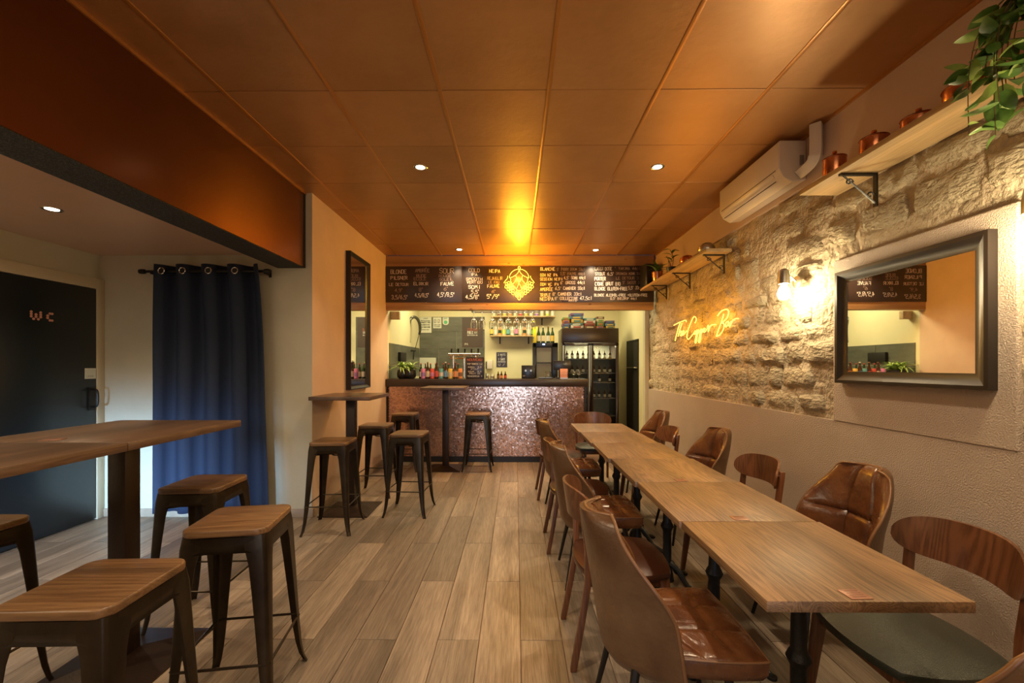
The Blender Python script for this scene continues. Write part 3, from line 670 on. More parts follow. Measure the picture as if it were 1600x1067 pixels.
# ------------------------------------------------------------------ mirrors
def frame_mirror(name, label, loc, wid, hgt, fw, depth, axis):
    """axis +1: hangs on right wall facing -x; -1: left wall facing +x; loc = centre on wall"""
    t = thing(name, label, 'mirror', loc)
    s_ = -axis
    prof = [(0, 0), (0, depth), (fw * .25, depth), (fw * .45, depth * .8), (fw * .8, depth * .55), (fw, depth * .5), (fw, 0)]
    mb = MB(); hw, hh = wid / 2, hgt / 2; vs = []
    for (cy, cz) in ((-1, -1), (1, -1), (1, 1), (-1, 1)):
        for (a, d) in prof: vs.append((s_ * d, cy * (hw - a), cz * (hh - a)))
    n = len(prof); fs = []
    for c in range(4):
        for k in range(n):
            a, b = c * n + k, c * n + (k + 1) % n; c2 = ((c + 1) % 4) * n
            fs.append((a, b, c2 + (k + 1) % n, c2 + k))
    mb.add(vs, fs).ob('frame', 'mirror_frame', t, smooth=30)
    bx('mirror_glass', 'mirror_glass', tuple(sorted((s_ * depth * .3, s_ * depth * .42))) + (-(hw - fw * .98), hw - fw * .98, -(hh - fw * .98), hh - fw * .98), t)
    return t
frame_mirror('wall_mirror', 'wide mirror in moulded black frame on the right stucco wall', (XR - .004, 2.26, 1.6365), .869, .679, .07, .042, 1)
frame_mirror('tall_mirror', 'tall narrow black framed mirror on the pink left wall', (XL, 5.095, 1.908), .65, 1.55, .036, .057, -1)

# ------------------------------------------------------------------ curtain
cu = thing('curtain', 'dark navy grommet curtain hanging from black rod on left back wall', 'curtain', (0, 0, 0))
YC = 3.90
def cf(u, v):
    zt = .065 + v * (2.318 - .065)
    x0 = -3.255 - .02 * (1 - v); x1 = -2.31 + .09 * (1 - v) ** .7
    ph = u * 4 * 2 * PI
    amp = .058 * (.75 + .25 * v)
    wob = .012 * noise.noise(Vector((u * 3, v * 2.2, 1)))
    sq = math.cos(ph); sq = math.copysign(abs(sq) ** .75, sq)
    return (x0 + (x1 - x0) * u + .012 * math.sin(ph) * v + wob, YC - .0 - amp * sq + wob, zt)
cb = MB().grid(cf, 120, 24).ob('drape', 'curtain_fabric', cu, smooth=80, fix=False)
sm = cb.modifiers.new('thick', 'SOLIDIFY'); sm.thickness = .003
for u in (0.02, .25, .5, .75, .98):
    p = Vector(cf(u, .975)); p.y -= .004
    if u == .98: continue
    p.x += .015 if u < .1 else 0
    o = MB().tube([(math.cos(a) * .027, 0, math.sin(a) * .027) for a in [q * PI / 8 for q in range(16)]], .005, 8, True).ob('grommet', 'chrome', cu)
    o.location = (p.x + .03, p.y, 2.255)
    h_ = MB().lathe([(0, 0), (.024, 0), (.024, .002), (0, .002)], 16, mat=Matrix.Rotation(PI / 2, 4, 'X')).ob('hole_shade', 'black_and_shade', o)  # black disc painted as the dark inside the grommet
rod = MB().tube([(-3.37, YC - .015, 2.258), (-2.27, YC - .015, 2.258)], .012, 12)
rod.lathe([(0, -.03), (.02, -.025), (.024, 0), (.02, .025), (0, .03)], 12, c=(-3.39, YC - .015, 2.258), mat=Matrix.Rotation(PI / 2, 4, 'Y'))
rod.lathe([(0, -.03), (.02, -.025), (.024, 0), (.02, .025), (0, .03)], 12, c=(-2.25, YC - .015, 2.258), mat=Matrix.Rotation(PI / 2, 4, 'Y'))
for x in (-3.31, -2.275): rod.box(x - .006, x + .006, YC - .02, YP, 2.235, 2.262); rod.box(x - .012, x + .012, YP - .006, YP, 2.22, 2.29)
tag(rod.ob('curtain_rod', 'black_metal'), 'black metal rod with round finials carrying the navy curtain', 'curtain rod')

# ------------------------------------------------------------------ air conditioner and duct
ac = thing('air_conditioner', 'white wall mounted air conditioner under the copper ceiling', 'air conditioner', (XR, 3.46, 2.70))
pr = [(-.0, 0), (-.10, -.015), (-.16, .02), (-.19, .075), (-.19, .27), (-.18, .275), (0, .275)]
acb = MB(); vs = [(x, y, z) for y in (-.44, .44) for x, z in pr]; n = len(pr)
acb.add(vs, [tuple(range(n)), tuple(range(2 * n - 1, n - 1, -1))] + [(i, n + i, n + (i + 1) % n, (i + 1) % n) for i in range(n)])
acb.ob('casing', 'white_plastic', ac, bevel=.008, bseg=3)
MB().box(-.1925, -.189, -.43, .43, .085, .265).ob('front_panel', 'white_plastic', ac, bevel=.001)
MB().box(-.006, .0, -.36, .38, -.035, .03, mat=Matrix.Translation((-.168, 0, .045)) @ Matrix.Rotation(R(-34), 4, 'Y')).ob('louvre', 'white_plastic', ac, bevel=.002)
MB().box(-.001, .001, -.40, .40, -.002, .002, mat=Matrix.Translation((-.192, 0, .079))).box(-.173, -.168, -.37, .39, .012, .016).ob('slot', 'black_and_shade', ac)
MB().box(-.05, -.02, -.443, -.44, .10, .17).ob('side_hatch', 'grey_plastic', ac, bevel=.001)
du = MB().tube(smooth_path([(1.985, 2.86, 2.995), (1.985, 2.86, 2.82), (1.985, 2.88, 2.77), (1.985, 2.96, 2.75), (1.985, 3.015, 2.75)]), .048, 4)
tag(du.ob('pipe_cover', 'white_plastic', smooth=30, bevel=.006), 'white plastic pipe cover bending from ceiling into the air conditioner', 'pipe cover')

# ------------------------------------------------------------------ wall shelves and brackets
def shelf(y0, y1, label):
    t = bx('wall_shelf', 'shelf_wood', (1.79, XR + .002, y0, y1, 2.475, 2.505), bevel=.003)
    return tag(t, label, 'shelf', 'wooden shelves high on the right wall')
shelf(.55, 2.735, 'long pine shelf high on right wall above the mirror')
shelf(4.06, 6.20, 'pine shelf high on right wall beside the menu board')
def bracket():
    mb = MB()
    mb.box(1.81, 2.012, -.011, .011, 2.463, 2.475).box(2.004, 2.014, -.012, .012, 2.29, 2.475)
    mb.tube([(1.83, 0, 2.462), (2.006, 0, 2.31)], .005, 6)
    sp = lambda cx, cz, s0: [(cx + s0 * (1 - q / 14) * math.cos(q * .5), 0, cz + s0 * (1 - q / 14) * math.sin(q * .5)) for q in range(13)]
    mb.tube(sp(1.862, 2.425, .024), .004, 6); mb.tube(sp(1.978, 2.352, .022), .004, 6)
    return mb.ob('shelf_bracket', 'black_metal')
b0 = bracket()
for i, (y, lb) in enumerate([(2.42, 'black scroll bracket under the shelf above the mirror'), (4.17, 'black scroll bracket of the far shelf, nearest to the camera'),
                             (4.985, 'black scroll bracket under the middle of the far shelf'), (5.75, 'black scroll bracket of the far shelf, closest to the menu board')]):
    o = b0 if i == 0 else b0.copy()
    if i: col.objects.link(o)
    o.location = (0, y, 0); tag(o, lb, 'bracket', 'scroll iron shelf brackets')

def pot(x, y, z, r, h, label, mat='copper', lid=True):
    t = thing('copper_pot', label, 'pot', (x, y, z), 0, 'copper pots on the shelf')
    MB().lathe([(0, 0), (r * .92, 0), (r, .01), (r, h), (r * 1.05, h + .004), (r * .95, h + .006), (r * .95, h - .01), (0, h - .01)], 28).ob('body', mat, t)
    if lid:
        MB().lathe([(0, h + .028), (r * .4, h + .024), (r * .95, h + .01), (r * 1.04, h + .006), (0, h + .004)], 28).ob('lid', mat, t)
        MB().lathe([(0, h + .05), (.012, h + .046), (.013, h + .036), (.006, h + .03), (.006, h + .024)], 14).ob('knob', mat, t)
    return t
pot(1.885, 2.56, 2.505, .058, .115, 'copper pot with lid, nearest the air conditioner on the shelf')
pot(1.885, 2.28, 2.505, .062, .085, 'second copper lidded pot from the air conditioner on shelf')
pot(1.885, 2.03, 2.505, .065, .05, 'low copper pan in the middle of the near shelf')
pot(1.885, 1.80, 2.505, .085, .05, 'wide low copper pan beside the trailing plant')

# speaker on far shelf
sp_ = thing('loudspeaker', 'black box loudspeaker at the end of the far shelf', 'speaker', (1.88, 6.07, 2.506), R(12))
bx('cabinet', 'black_plastic', (-.095, .095, -.09, .09, 0, .31), sp_, bevel=.006)
bx('grille', 'black_and_shade', (-.088, .088, -.096, -.089, .008, .302), sp_, bevel=.003)

# leaves
def leaf_mb(L, W, bend=.3, fold=.15, mb=None, mat=None):
    mb = mb or MB(); vs = []
    n = 6
    for i in range(n + 1):
        t = i / n; wv = W / 2 * math.sin(PI * min(1, t * .92 + .06)) ** .8 * (1 - .35 * t) if i < n else 0
        zc = bend * L * (t - t * t * 1.6)
        for sgn in (-1, 0, 1): vs.append(Vector((sgn * wv, t * L, zc + (abs(sgn) * fold * wv))))
    fs = []
    for i in range(n):
        for k in range(2):
            a = i * 3 + k; fs.append((a, a + 1, a + 4, a + 3))
    if mat is not None: vs = [mat @ v for v in vs]
    return mb.add(vs, fs)
# trailing pothos by the right edge
po = thing('trailing_plant', 'leafy green trailing plant on the near shelf, upper right corner', 'plant', (1.86, 1.46, 2.506))
MB().lathe([(0, 0), (.06, 0), (.085, .12), (.09, .13), (.08, .13), (.07, .1), (0, .1)], 24).ob('pot', 'copper', po)
rp = random.Random(5); vines = MB()
lm = [leaf_mb(.075, .05).ob('leaf', 'leaf', po, fix=False), leaf_mb(.085, .055, -.3).ob('leaf', 'leaf_light', po, fix=False), leaf_mb(.10, .03, .2).ob('leaf', 'leaf_light', po, fix=False), leaf_mb(.09, .06, -.2).ob('leaf', 'leaf', po, fix=False)]
first = True; li = 0
for vi in range(18):
    ax = rp.uniform(-.17, -.06); ay = rp.uniform(-.16, .21); drop = rp.uniform(.05, .30)
    pts = smooth_path([(0, 0, .12), (ax * .5, ay * .5, .22), (ax, ay * .85, .12), (ax - .02, ay, -.02), (ax - .01, ay * 1.05, -drop)], 4)
    vines.tube(pts, .0016, 5)
    for q in range(3, len(pts), 1):
        if rp.random() < .15: continue
        kind = rp.choice([0, 0, 1, 2, 3, 3])
        if li < 4: o = lm[li]
        else:
            o = lm[kind].copy(); col.objects.link(o); o.parent = po
        li += 1
        o.location = pts[q]; o.rotation_euler = (rp.uniform(-1.3, .3), rp.uniform(-.6, .6), rp.uniform(-1.2, 4.2)); s_ = rp.uniform(.7, 1.25); o.scale = (s_, s_, s_)
vines.ob('vine', 'stem', po)

# far shelf plants and jars
fp = thing('potted_plant', 'small long-leaved plant in copper pot behind the loudspeaker', 'plant', (1.875, 5.72, 2.506))
MB().lathe([(0, 0), (.055, 0), (.07, .13), (.072, .135), (.06, .13), (.06, .11), (0, .11)], 20).ob('pot', 'copper', fp)
for q in range(9):
    m4 = Matrix.Translation((0, 0, .11)) @ Matrix.Rotation(q * .72 + .3, 4, 'Z') @ Matrix.Rotation(R(rp.uniform(35, 75)), 4, 'X')
    leaf_mb(.21, .05, .6, mat=m4).ob('leaf', 'leaf', fp, fix=False)
fp2 = thing('potted_plant', 'small plant in black pot in the middle of the far shelf', 'plant', (1.90, 5.25, 2.506))
MB().lathe([(0, 0), (.05, 0), (.066, .085), (.068, .09), (.058, .09), (.055, .075), (0, .075)], 20).ob('pot', 'black_plastic', fp2)
MB().tube(smooth_path([(0, 0, .07), (.01, -.02, .2), (-.02, 0, .3)]), .004, 6).tube(smooth_path([(0, 0, .07), (-.02, .03, .17), (-.05, .05, .24)]), .0035, 6).ob('stem', 'stem', fp2)
for q in range(8):
    m4 = Matrix.Translation((0, 0, .16 + .02 * q)) @ Matrix.Rotation(q * 1.9, 4, 'Z') @ Matrix.Rotation(R(20), 4, 'X')
    leaf_mb(.12, .045, .3, mat=m4).ob('leaf', 'leaf', fp2, fix=False)
def jar(x, y, z, label, mat='steel'):
    t = thing('metal_jar', label, 'jar', (x, y, z), 0, 'round jars on the far shelf')
    MB().lathe([(0, 0), (.05, 0), (.075, .03), (.08, .06), (.07, .09), (.05, .1), (0, .1)], 24).ob('body', mat, t)
    MB().lathe([(0, .125), (.02, .12), (.05, .108), (.052, .1), (0, .1)], 20).ob('lid', mat, t)
jar(1.90, 4.78, 2.506, 'round metal jar in the middle of the far shelf', 'copper')
jar(1.90, 4.30, 2.506, 'shiny silver jar at the near end of the far shelf')

# ------------------------------------------------------------------ dining tables
def dining_table(x, y, label, first):
    if first is not None: return dup(first, (x, y, 0), 0, label)
    t = thing('dining_table', label, 'table', (x, y, 0), 0, 'square wood tables pushed together in a row')
    bx('table_top', 'table_wood', (-.287, .287, -.3055, .3055, .718, .75), t, bevel=.0025)
    mb = MB().lathe([(.0, .03), (.042, .05), (.034, .10), (.026, .16), (.026, .36), (.034, .375), (.040, .39), (.034, .405), (.026, .42), (.022, .66), (.03, .68), (.03, .70), (0, .70)], 20)
    mb.ob('column', 'cast_iron', t)
    MB().box(-.2, .2, -.03, .03, .703, .718).box(-.03, .03, -.2, .2, .703, .718).ob('top_bracket', 'cast_iron', t)
    for k in range(4):
        a = k * PI / 2 + PI / 4
        p = smooth_path([(math.cos(a) * r_, math.sin(a) * r_, z_) for r_, z_ in ((.02, .16), (.07, .13), (.13, .055), (.19, .035), (.235, .02), (.25, .012))], 3)
        MB().tube(p, .019, 8, r2=.011).lathe([(0, 0), (.022, 0), (.022, .012), (0, .02)], 12, c=(math.cos(a) * .25, math.sin(a) * .25, 0)).ob('foot', 'cast_iron', t)
    return t
tb = None
tds = [(.982, 1.502, 'wood dining table nearest the camera, first of the row'), (.972, 2.116, 'wood dining table in the row, second from the camera'),
       (.958, 2.730, 'wood dining table in the row, third from the camera'), (.940, 3.344, 'wood dining table in the row, fourth from the camera'),
       (.925, 3.958, 'wood dining table in the row, fifth from the camera'), (.912, 4.572, 'wood dining table at the far end of the row, by the fridge')]
for i, (x, y, lb) in enumerate(tds):
    o = dining_table(x, y, lb, tb); tb = tb or o
def card(x, y, z, rz, label):
    t = thing('copper_card', label, 'card', (x, y, z), rz, 'copper cards on the tables')
    bx('plate', 'copper_card', (-.032, .032, -.026, .026, 0, .0022), t, bevel=.0006)
    mb = MB()
    for q in range(4): mb.box(-.02, .02, -.016 + q * .010, -.013 + q * .010, .0022, .0026)
    mb.box(-.027, .027, .020, .0215, .0022, .0026).ob('engraving', 'engraving', t)
card(.965, 1.232, .7502, .05, 'small copper card at the near edge of the nearest dining table')
card(.955, 1.846, .7502, -.08, 'small copper card on the second dining table')
card(.94, 2.46, .7502, .1, 'small copper card on the third dining table')
card(.90, 3.65, .7502, .1, 'small copper card on the fifth dining table')

# ------------------------------------------------------------------ bar tables
def bar_table(x, y, label, sx, sy, zt, plate, tilt=0, rz=0):
    t = thing('bar_table', label, 'table', (x, y, 0), rz, 'high bar tables on black pedestals')
    bx('table_top', 'bar_table_wood', (-sx / 2, sx / 2, -sy / 2, sy / 2, zt - .034, zt), t, bevel=.0025)
    MB().box(-.0415, .0415, -.0415, .0415, .03, zt - .036).ob('pole', 'pole_metal', t, bevel=.003)
    bx('mounting_plate', 'pole_metal', (-.17, .17, -.17, .17, zt - .042, zt - .034), t)
    q = plate / 2
    MB().box(-q, q, -q, q, 0, .008).add([(-q, -q, .008), (q, -q, .008), (q, q, .008), (-q, q, .008), (-.05, -.05, .05), (.05, -.05, .05), (.05, .05, .05), (-.05, .05, .05)],
        [(0, 1, 5, 4), (1, 2, 6, 5), (2, 3, 7, 6), (3, 0, 4, 7), (4, 5, 6, 7)]).ob('base_plate', 'pole_metal', t, fix=False, smooth=0)
    return t
bar_table(-1.855, 2.027, 'large wood bar table on the left with its end facing the curtain', .67, .695, 1.10, .5)
bar_table(-1.855, 1.328, 'large wood bar table at left edge, nearer to the camera', .67, .695, 1.10, .5)
bar_table(-1.60, 4.19, 'square bar table on one pedestal against the pink wall', .56, .60, 1.12, .46)
bar_table(-.955, 5.89, 'square bar table standing right in front of the copper bar', .58, .58, 1.118, .44)
card(-1.88, 1.735, 1.1002, .2, 'copper card on the large left bar table')

# ------------------------------------------------------------------ stools
def rrect(hx, hy, r, n=5):
    pts = []
    for cx, cy, a0 in ((hx - r, hy - r, 0), (-hx + r, hy - r, PI / 2), (-hx + r, -hy + r, PI), (hx - r, -hy + r, 1.5 * PI)):
        for k in range(n + 1):
            a = a0 + k / n * PI / 2; pts.append((cx + r * math.cos(a), cy + r * math.sin(a)))
    return pts
def make_stool(label):
    t = thing('bar_stool', label, 'stool', (0, 0, 0), 0, 'metal bar stools with wood seats')
    MB().prism(rrect(.158, .158, .045), .732, .76).ob('seat', 'stool_wood', t, bevel=.007, bseg=3)
    # pressed rim
    mb = MB(); lv = [(.148, .732, .04), (.152, .728, .04), (.155, .700, .04), (.158, .668, .042)]
    rings = [[(x, y, z) for x, y in rrect(h, h, r)] for h, z, r in lv]
    n = len(rings[0]); vs = [p for r_ in rings for p in r_]
    mb.add(vs, [(i * n + k, i * n + (k + 1) % n, (i + 1) * n + (k + 1) % n, (i + 1) * n + k) for i in range(len(lv) - 1) for k in range(n)])
    o = mb.ob('seat_rim', 'gunmetal', t); sm = o.modifiers.new('th', 'SOLIDIFY'); sm.thickness = .002; sm.offset = -1
    # legs: folded sheet, tapering
    for sx in (-1, 1):
        for sy in (-1, 1):
            mb = MB(); vs = []
            prof = [(.735, .150, .074), (.69, .1565, .078), (.62, .160, .064), (.50, .1655, .055), (.35, .1725, .046), (.2, .180, .038), (.1, .187, .031), (.04, .195, .026), (.012, .203, .024), (0, .207, .024)]
            for (zz, c, fl_) in prof:
                k = .013
                ring = [(c, c - fl_), (c + .001, c - k), (c - .0035, c - .0035), (c - k, c + .001), (c - fl_, c),
                        (c - fl_, c - .003), (c - k, c - .003), (c - .007, c - .007), (c - .003, c - k), (c - .003, c - fl_)]
                vs += [(sx * a, sy * b, zz) for a, b in ring]
            m_ = 10; fs = [(i * m_ + q, i * m_ + (q + 1) % m_, (i + 1) * m_ + (q + 1) % m_, (i + 1) * m_ + q) for i in range(len(prof) - 1) for q in range(m_)]
            fs += [tuple(range(m_)), tuple(range((len(prof) - 1) * m_, len(prof) * m_))]
            mb.add(vs, fs).ob('leg', 'gunmetal', t, smooth=40)
    for k in range(4):
        m4 = Matrix.Rotation(k * PI / 2, 4, 'Z')
        MB().tube([m4 @ Vector((-.168, .176, .235)), m4 @ Vector((.168, .176, .235))], .0055, 8).ob('footrest', 'gunmetal', t)
    MB().tube([(-.145, -.145, .655), (0, 0, .64), (.145, .145, .655)], .006, 6).ob('brace', 'gunmetal', t)
    MB().tube([(-.145, .145, .655), (0, 0, .628), (.145, -.145, .655)], .006, 6).ob('brace', 'gunmetal', t)
    return t
st0 = None
for x, y, rz, lb in [(-1.235, 1.27, 2, 'large near wood seat stool at bottom left, closest to the camera'),
                     (-1.165, 1.82, 9, 'wood seat metal stool at the corner of the large bar table, second nearest'),
                     (-1.725, 2.38, 3, 'wood seat metal stool in front of the navy curtain'),
                     (-2.235, 1.69, 0, 'wood seat metal stool cut off by left edge, before the black door'),
                     (-1.575, 3.72, 3, 'metal stool in front of the bar table by the pink wall'),
                     (-1.02, 4.15, -3, 'metal stool standing alone on the aisle side of the wall bar table'),
                     (-1.53, 4.73, 0, 'metal stool tucked behind the bar table by the pink wall'),
                     (-1.50, 5.86, 0, 'metal stool left of the far bar table, against the copper bar'),
                     (-.51, 5.87, -1, 'metal stool right of the far bar table, before the copper bar')]:
    if st0 is None: st0 = make_stool(lb); st0.location = (x, y, 0); st0.rotation_euler.z = R(rz)
    else: dup(st0, (x, y, 0), R(rz), lb)

# ------------------------------------------------------------------ chairs (local: facing +y)
def make_leather(label):
    t = thing('leather_chair', label, 'chair', (0, 0, 0), 0, 'tufted brown leather chairs at the long table')
    def top(u, v):
        a, b = u * 2 - 1, v * 2 - 1
        hx = .235 * (1 - .10 * (1 - b) / 2); x = a * hx * math.sqrt(1 - .10 * b * b); y = b * .235 * math.sqrt(1 - .10 * a * a)
        z = .462 + .022 * (1 - abs(a) ** 6) * (1 - abs(b) ** 6)
        for c0 in (-.34, .34): z -= .013 * math.exp(-((a - c0) / .05) ** 2) * (1 - b ** 8)
        for c0 in (-.25, .42): z -= .010 * math.exp(-((b - c0) / .05) ** 2) * (1 - a ** 8)
        yb_ = -.212 + .185 * min(1, abs(x) / .25) ** 2.4
        yy = y + .022; f_ = (.257 - yb_) / .492; yy = .257 - (.257 - yy) * f_
        return (x, yy, z)
    N = 36
    mb = MB().grid(top, N, N)
    rim = [top(i / N, 0) for i in range(N)] + [top(1, i / N) for i in range(N)] + [top(1 - i / N, 1) for i in range(N)] + [top(0, 1 - i / N) for i in range(N)]
    lv = [(1.0, .462), (1.012, .45), (1.005, .415), (.95, .39), (.80, .375)]
    n = len(rim); vs = [(p[0] * s_, (p[1] - .03) * s_ + .03, z_) for s_, z_ in lv for p in rim]
    mb.add(vs, [(i * n + k, i * n + (k + 1) % n, (i + 1) * n + (k + 1) % n, (i + 1) * n + k) for i in range(len(lv) - 1) for k in range(n)] + [tuple(range((len(lv) - 1) * n, len(lv) * n))])
    seat = mb.ob('seat', 'leather', t, smooth=50)
    MB().tube([(p[0] * 1.012, (p[1] - .03) * 1.012 + .03, .458) for p in rim], .0045, 6, True).ob('piping', 'piping', seat, smooth=80)
    # back shell
    ks = [(.34, .19), (.36, .225), (.39, .245), (.48, .250), (.54, .250), (.62, .250), (.68, .247), (.75, .222), (.82, .185), (.855, .165), (.872, .140), (.880, .10)]
    def hw(z):
        for (a, wa), (b, wb) in zip(ks, ks[1:]):
            if z <= b: return wa + (wb - wa) * (z - a) / (b - a)
        return ks[-1][1]
    def base(a, z):
        t_ = max(0, min(1, (z - .56) / .30)); wing = .185 - .125 * (t_ * t_ * (3 - 2 * t_))
        return Vector((a * hw(z), -.215 - .16 * (z - .46) + wing * abs(a) ** 2.4 + max(0, .39 - z) * .5, z))
    zs = [.34 + (.880 - .34) * (1 - (1 - j / 44) ** 1.15) for j in range(45)]
    def outer(u, v): a = u * 2 - 1; z = zs[int(round(v * 44))]; p = base(a, z); p.y -= .030 * (1 - abs(a) ** 4) + .004; return p
    def inner(u, v):
        a = u * 2 - 1; z = zs[int(round(v * 44))]; p = base(a, z)
        e = (1 - abs(a) ** 8); ev = max(0, 1 - ((z - .66) / .225) ** 8) if z > .66 else 1
        d = .040 * e * ev
        for c0 in (-.33, .33): d -= .020 * math.exp(-((a - c0) / .045) ** 2) * ev
        d -= .020 * math.exp(-((z - .625) / .010) ** 2) * e
        p.y += d + .004; return p
    mb = MB().grid(outer, 24, 44); mb.ob('back_shell', 'leather_back', t, smooth=60, fix=False)
    mb = MB().grid(inner, 48, 44, flip=True); bk = mb.ob('backrest', 'leather', t, smooth=60, fix=False)
    rl = [outer(0, j / 44) for j in range(45)] + [outer(i / 24, 1) for i in range(1, 24)] + [outer(1, 1 - j / 44) for j in range(45)]
    ri = [inner(0, j / 44) for j in range(45)] + [inner(i / 24, 1) for i in range(1, 24)] + [inner(1, 1 - j / 44) for j in range(45)]
    n = len(rl); MB().add(rl + ri, [(k, k + 1, n + k + 1, n + k) for k in range(n - 1)]).ob('back_edge', 'leather_back', t, fix=False)
    MB().tube([(Vector(a) + Vector(b)) / 2 for a, b in zip(rl, ri)], .0065, 6).ob('piping', 'piping', bk, smooth=80)
    for sx in (-1, 1):
        for sy in (-1, 1):
            MB().tube([(sx * .15, sy * .15, .385), (sx * .215, sy * .225, 0)], .016, 8, r2=.009).ob('leg', 'black_metal', t)
    MB().box(-.17, .17, -.02, .02, .362, .38).box(-.02, .02, -.17, .17, .362, .38).ob('under_frame', 'black_metal', t)
    return t
def make_wood_chair(label, seat_mat):
    t = thing('wooden_chair', label, 'chair', (0, 0, 0), 0, 'walnut chairs with curved backrests')
    def top(u, v):
        a, b = u * 2 - 1, v * 2 - 1
        k = .30
        x = a * .228 * math.sqrt(1 - k * b * b) * (1 + .05 * b); y = b * .225 * math.sqrt(1 - k * a * a)
        return (x, y + .0, .448 + .022 * (1 - abs(a) ** 3) * (1 - abs(b) ** 3))
    N = 20; mb = MB().grid(top, N, N)
    rim = [top(i / N, 0) for i in range(N)] + [top(1, i / N) for i in range(N)] + [top(1 - i / N, 1) for i in range(N)] + [top(0, 1 - i / N) for i in range(N)]
    lv = [(1, .448), (1.02, .436), (1.0, .42)]; n = len(rim)
    mb.add([(p[0] * s_, p[1] * s_, z_) for s_, z_ in lv for p in rim], [(i * n + k, i * n + (k + 1) % n, (i + 1) * n + (k + 1) % n, (i + 1) * n + k) for i in range(2) for k in range(n)] + [tuple(range(2 * n, 3 * n))])
    mb.ob('seat', seat_mat, t, smooth=50)
    mb = MB()
    for s_ in (-1, 1):
        mb.box(s_ * .175 - .01, s_ * .175 + .01, -.17, .17, .375, .422); mb.box(-.165, .165, s_ * .165 - .01, s_ * .165 + .01, .375, .422)
    mb.ob('seat_frame', 'walnut_leg', t, bevel=.002)
    # curved backrest
    def bk(side):
        def f(u, v):
            a, b = math.sin(PI / 2 * (u * 2 - 1)), v * 2 - 1
            hh = .080 * max(0, 1 - abs(a) ** 5) ** .5
            hh = max(hh, .004)
            x = a * .232; y = -.262 + .105 * abs(a) ** 2 - .03 * (b * hh / .08) * .4
            return (x, y + side * (.007 if hh > .01 else .002), .742 + b * hh - .012 * a * a)
        return f
    N, K = 28, 8
    mb = MB().grid(bk(-1), N, K, flip=False).grid(bk(1), N, K, flip=True)
    def rimf(side): f = bk(side); return [f(i / N, 0) for i in range(N + 1)] + [f(1, j / K) for j in range(1, K + 1)] + [f(1 - i / N, 1) for i in range(1, N + 1)] + [f(0, 1 - j / K) for j in range(1, K)]
    a_, b_ = rimf(-1), rimf(1); n = len(a_)
    mb.add(a_ + b_, [(k, (k + 1) % n, n + (k + 1) % n, n + k) for k in range(n)])
    mb.ob('backrest', 'walnut', t, smooth=50)
    def leg(path, r0, r1):
        N_ = len(path); vs = []
        for i, p in enumerate(path):
            r_ = r0 + (r1 - r0) * i / (N_ - 1); vs += [(p[0] - r_, p[1] - r_ * 1.15, p[2]), (p[0] + r_, p[1] - r_ * 1.15, p[2]), (p[0] + r_, p[1] + r_ * 1.15, p[2]), (p[0] - r_, p[1] + r_ * 1.15, p[2])]
        fs = [(i * 4 + q, i * 4 + (q + 1) % 4, (i + 1) * 4 + (q + 1) % 4, (i + 1) * 4 + q) for i in range(N_ - 1) for q in range(4)] + [(0, 1, 2, 3), tuple(range(N_ * 4 - 4, N_ * 4))]
        MB().add(vs, fs).ob('leg', 'walnut_leg', t, bevel=.004)
    for s_ in (-1, 1):
        leg([(s_ * .205, -.255, 0), (s_ * .198, -.215, .22), (s_ * .192, -.185, .40), (s_ * .197, -.187, .55), (s_ * .203, -.207, .72), (s_ * .203, -.213, .775)], .013, .013)
        leg([(s_ * .205, .215, 0), (s_ * .195, .185, .25), (s_ * .185, .165, .43)], .012, .019)
        bx('screw', 'chrome', (s_ * .203 - .006, s_ * .203 + .006, -.197, -.185, .745, .757), t, bevel=.002)
    return t
L0 = W0 = None
for x, y, rz, lb in [(.555, 1.60, -90, 'tufted leather chair nearest the camera on the aisle side'),
                     (.54, 2.90, -90, 'tufted leather chair in the middle of the aisle side'),
                     (.53, 4.16, -90, 'tufted leather chair farthest on the aisle side, nearest the bar'),
                     (1.57, 2.24, 90, 'tufted leather chair on the wall side below the mirror'),
                     (1.45, 3.58, 90, 'tufted leather chair in the middle of the wall side'),
                     (1.45, 4.98, 90, 'tufted leather chair farthest away on the wall side'),
                     (1.09, 1.02, 0, 'leather chair at the near end of the row, only its top edge visible')]:
    if L0 is None: L0 = make_leather(lb); L0.location = (x, y, 0); L0.rotation_euler.z = R(rz)
    else: dup(L0, (x, y, 0), R(rz), lb)
wood_list = [(1.385, 1.545, 90, 'walnut chair with green seat, nearest on the wall side', 'green_vinyl'),
             (.52, 2.185, -90, 'walnut chair with dark seat behind the nearest leather chair', 'brown_vinyl'),
             (.50, 3.42, -90, 'walnut chair between the middle and far aisle leather chairs', 'brown_vinyl'),
             (.49, 4.70, -90, 'walnut chair last on the aisle side, by the copper bar', 'brown_vinyl'),
             (1.36, 2.76, 90, 'walnut chair on the wall side between two leather chairs, near the mirror', 'green_vinyl'),
             (1.26, 4.12, 90, 'walnut chair on the wall side under the neon script', 'green_vinyl'),
             (.95, 5.17, 180, 'walnut chair at the far head of the table row', 'green_vinyl')]
protos = {}
for x, y, rz, lb, sm_ in wood_list:
    if sm_ not in protos: protos[sm_] = make_wood_chair(lb, sm_); protos[sm_].location = (x, y, 0); protos[sm_].rotation_euler.z = R(rz)
    else: dup(protos[sm_], (x, y, 0), R(rz), lb)

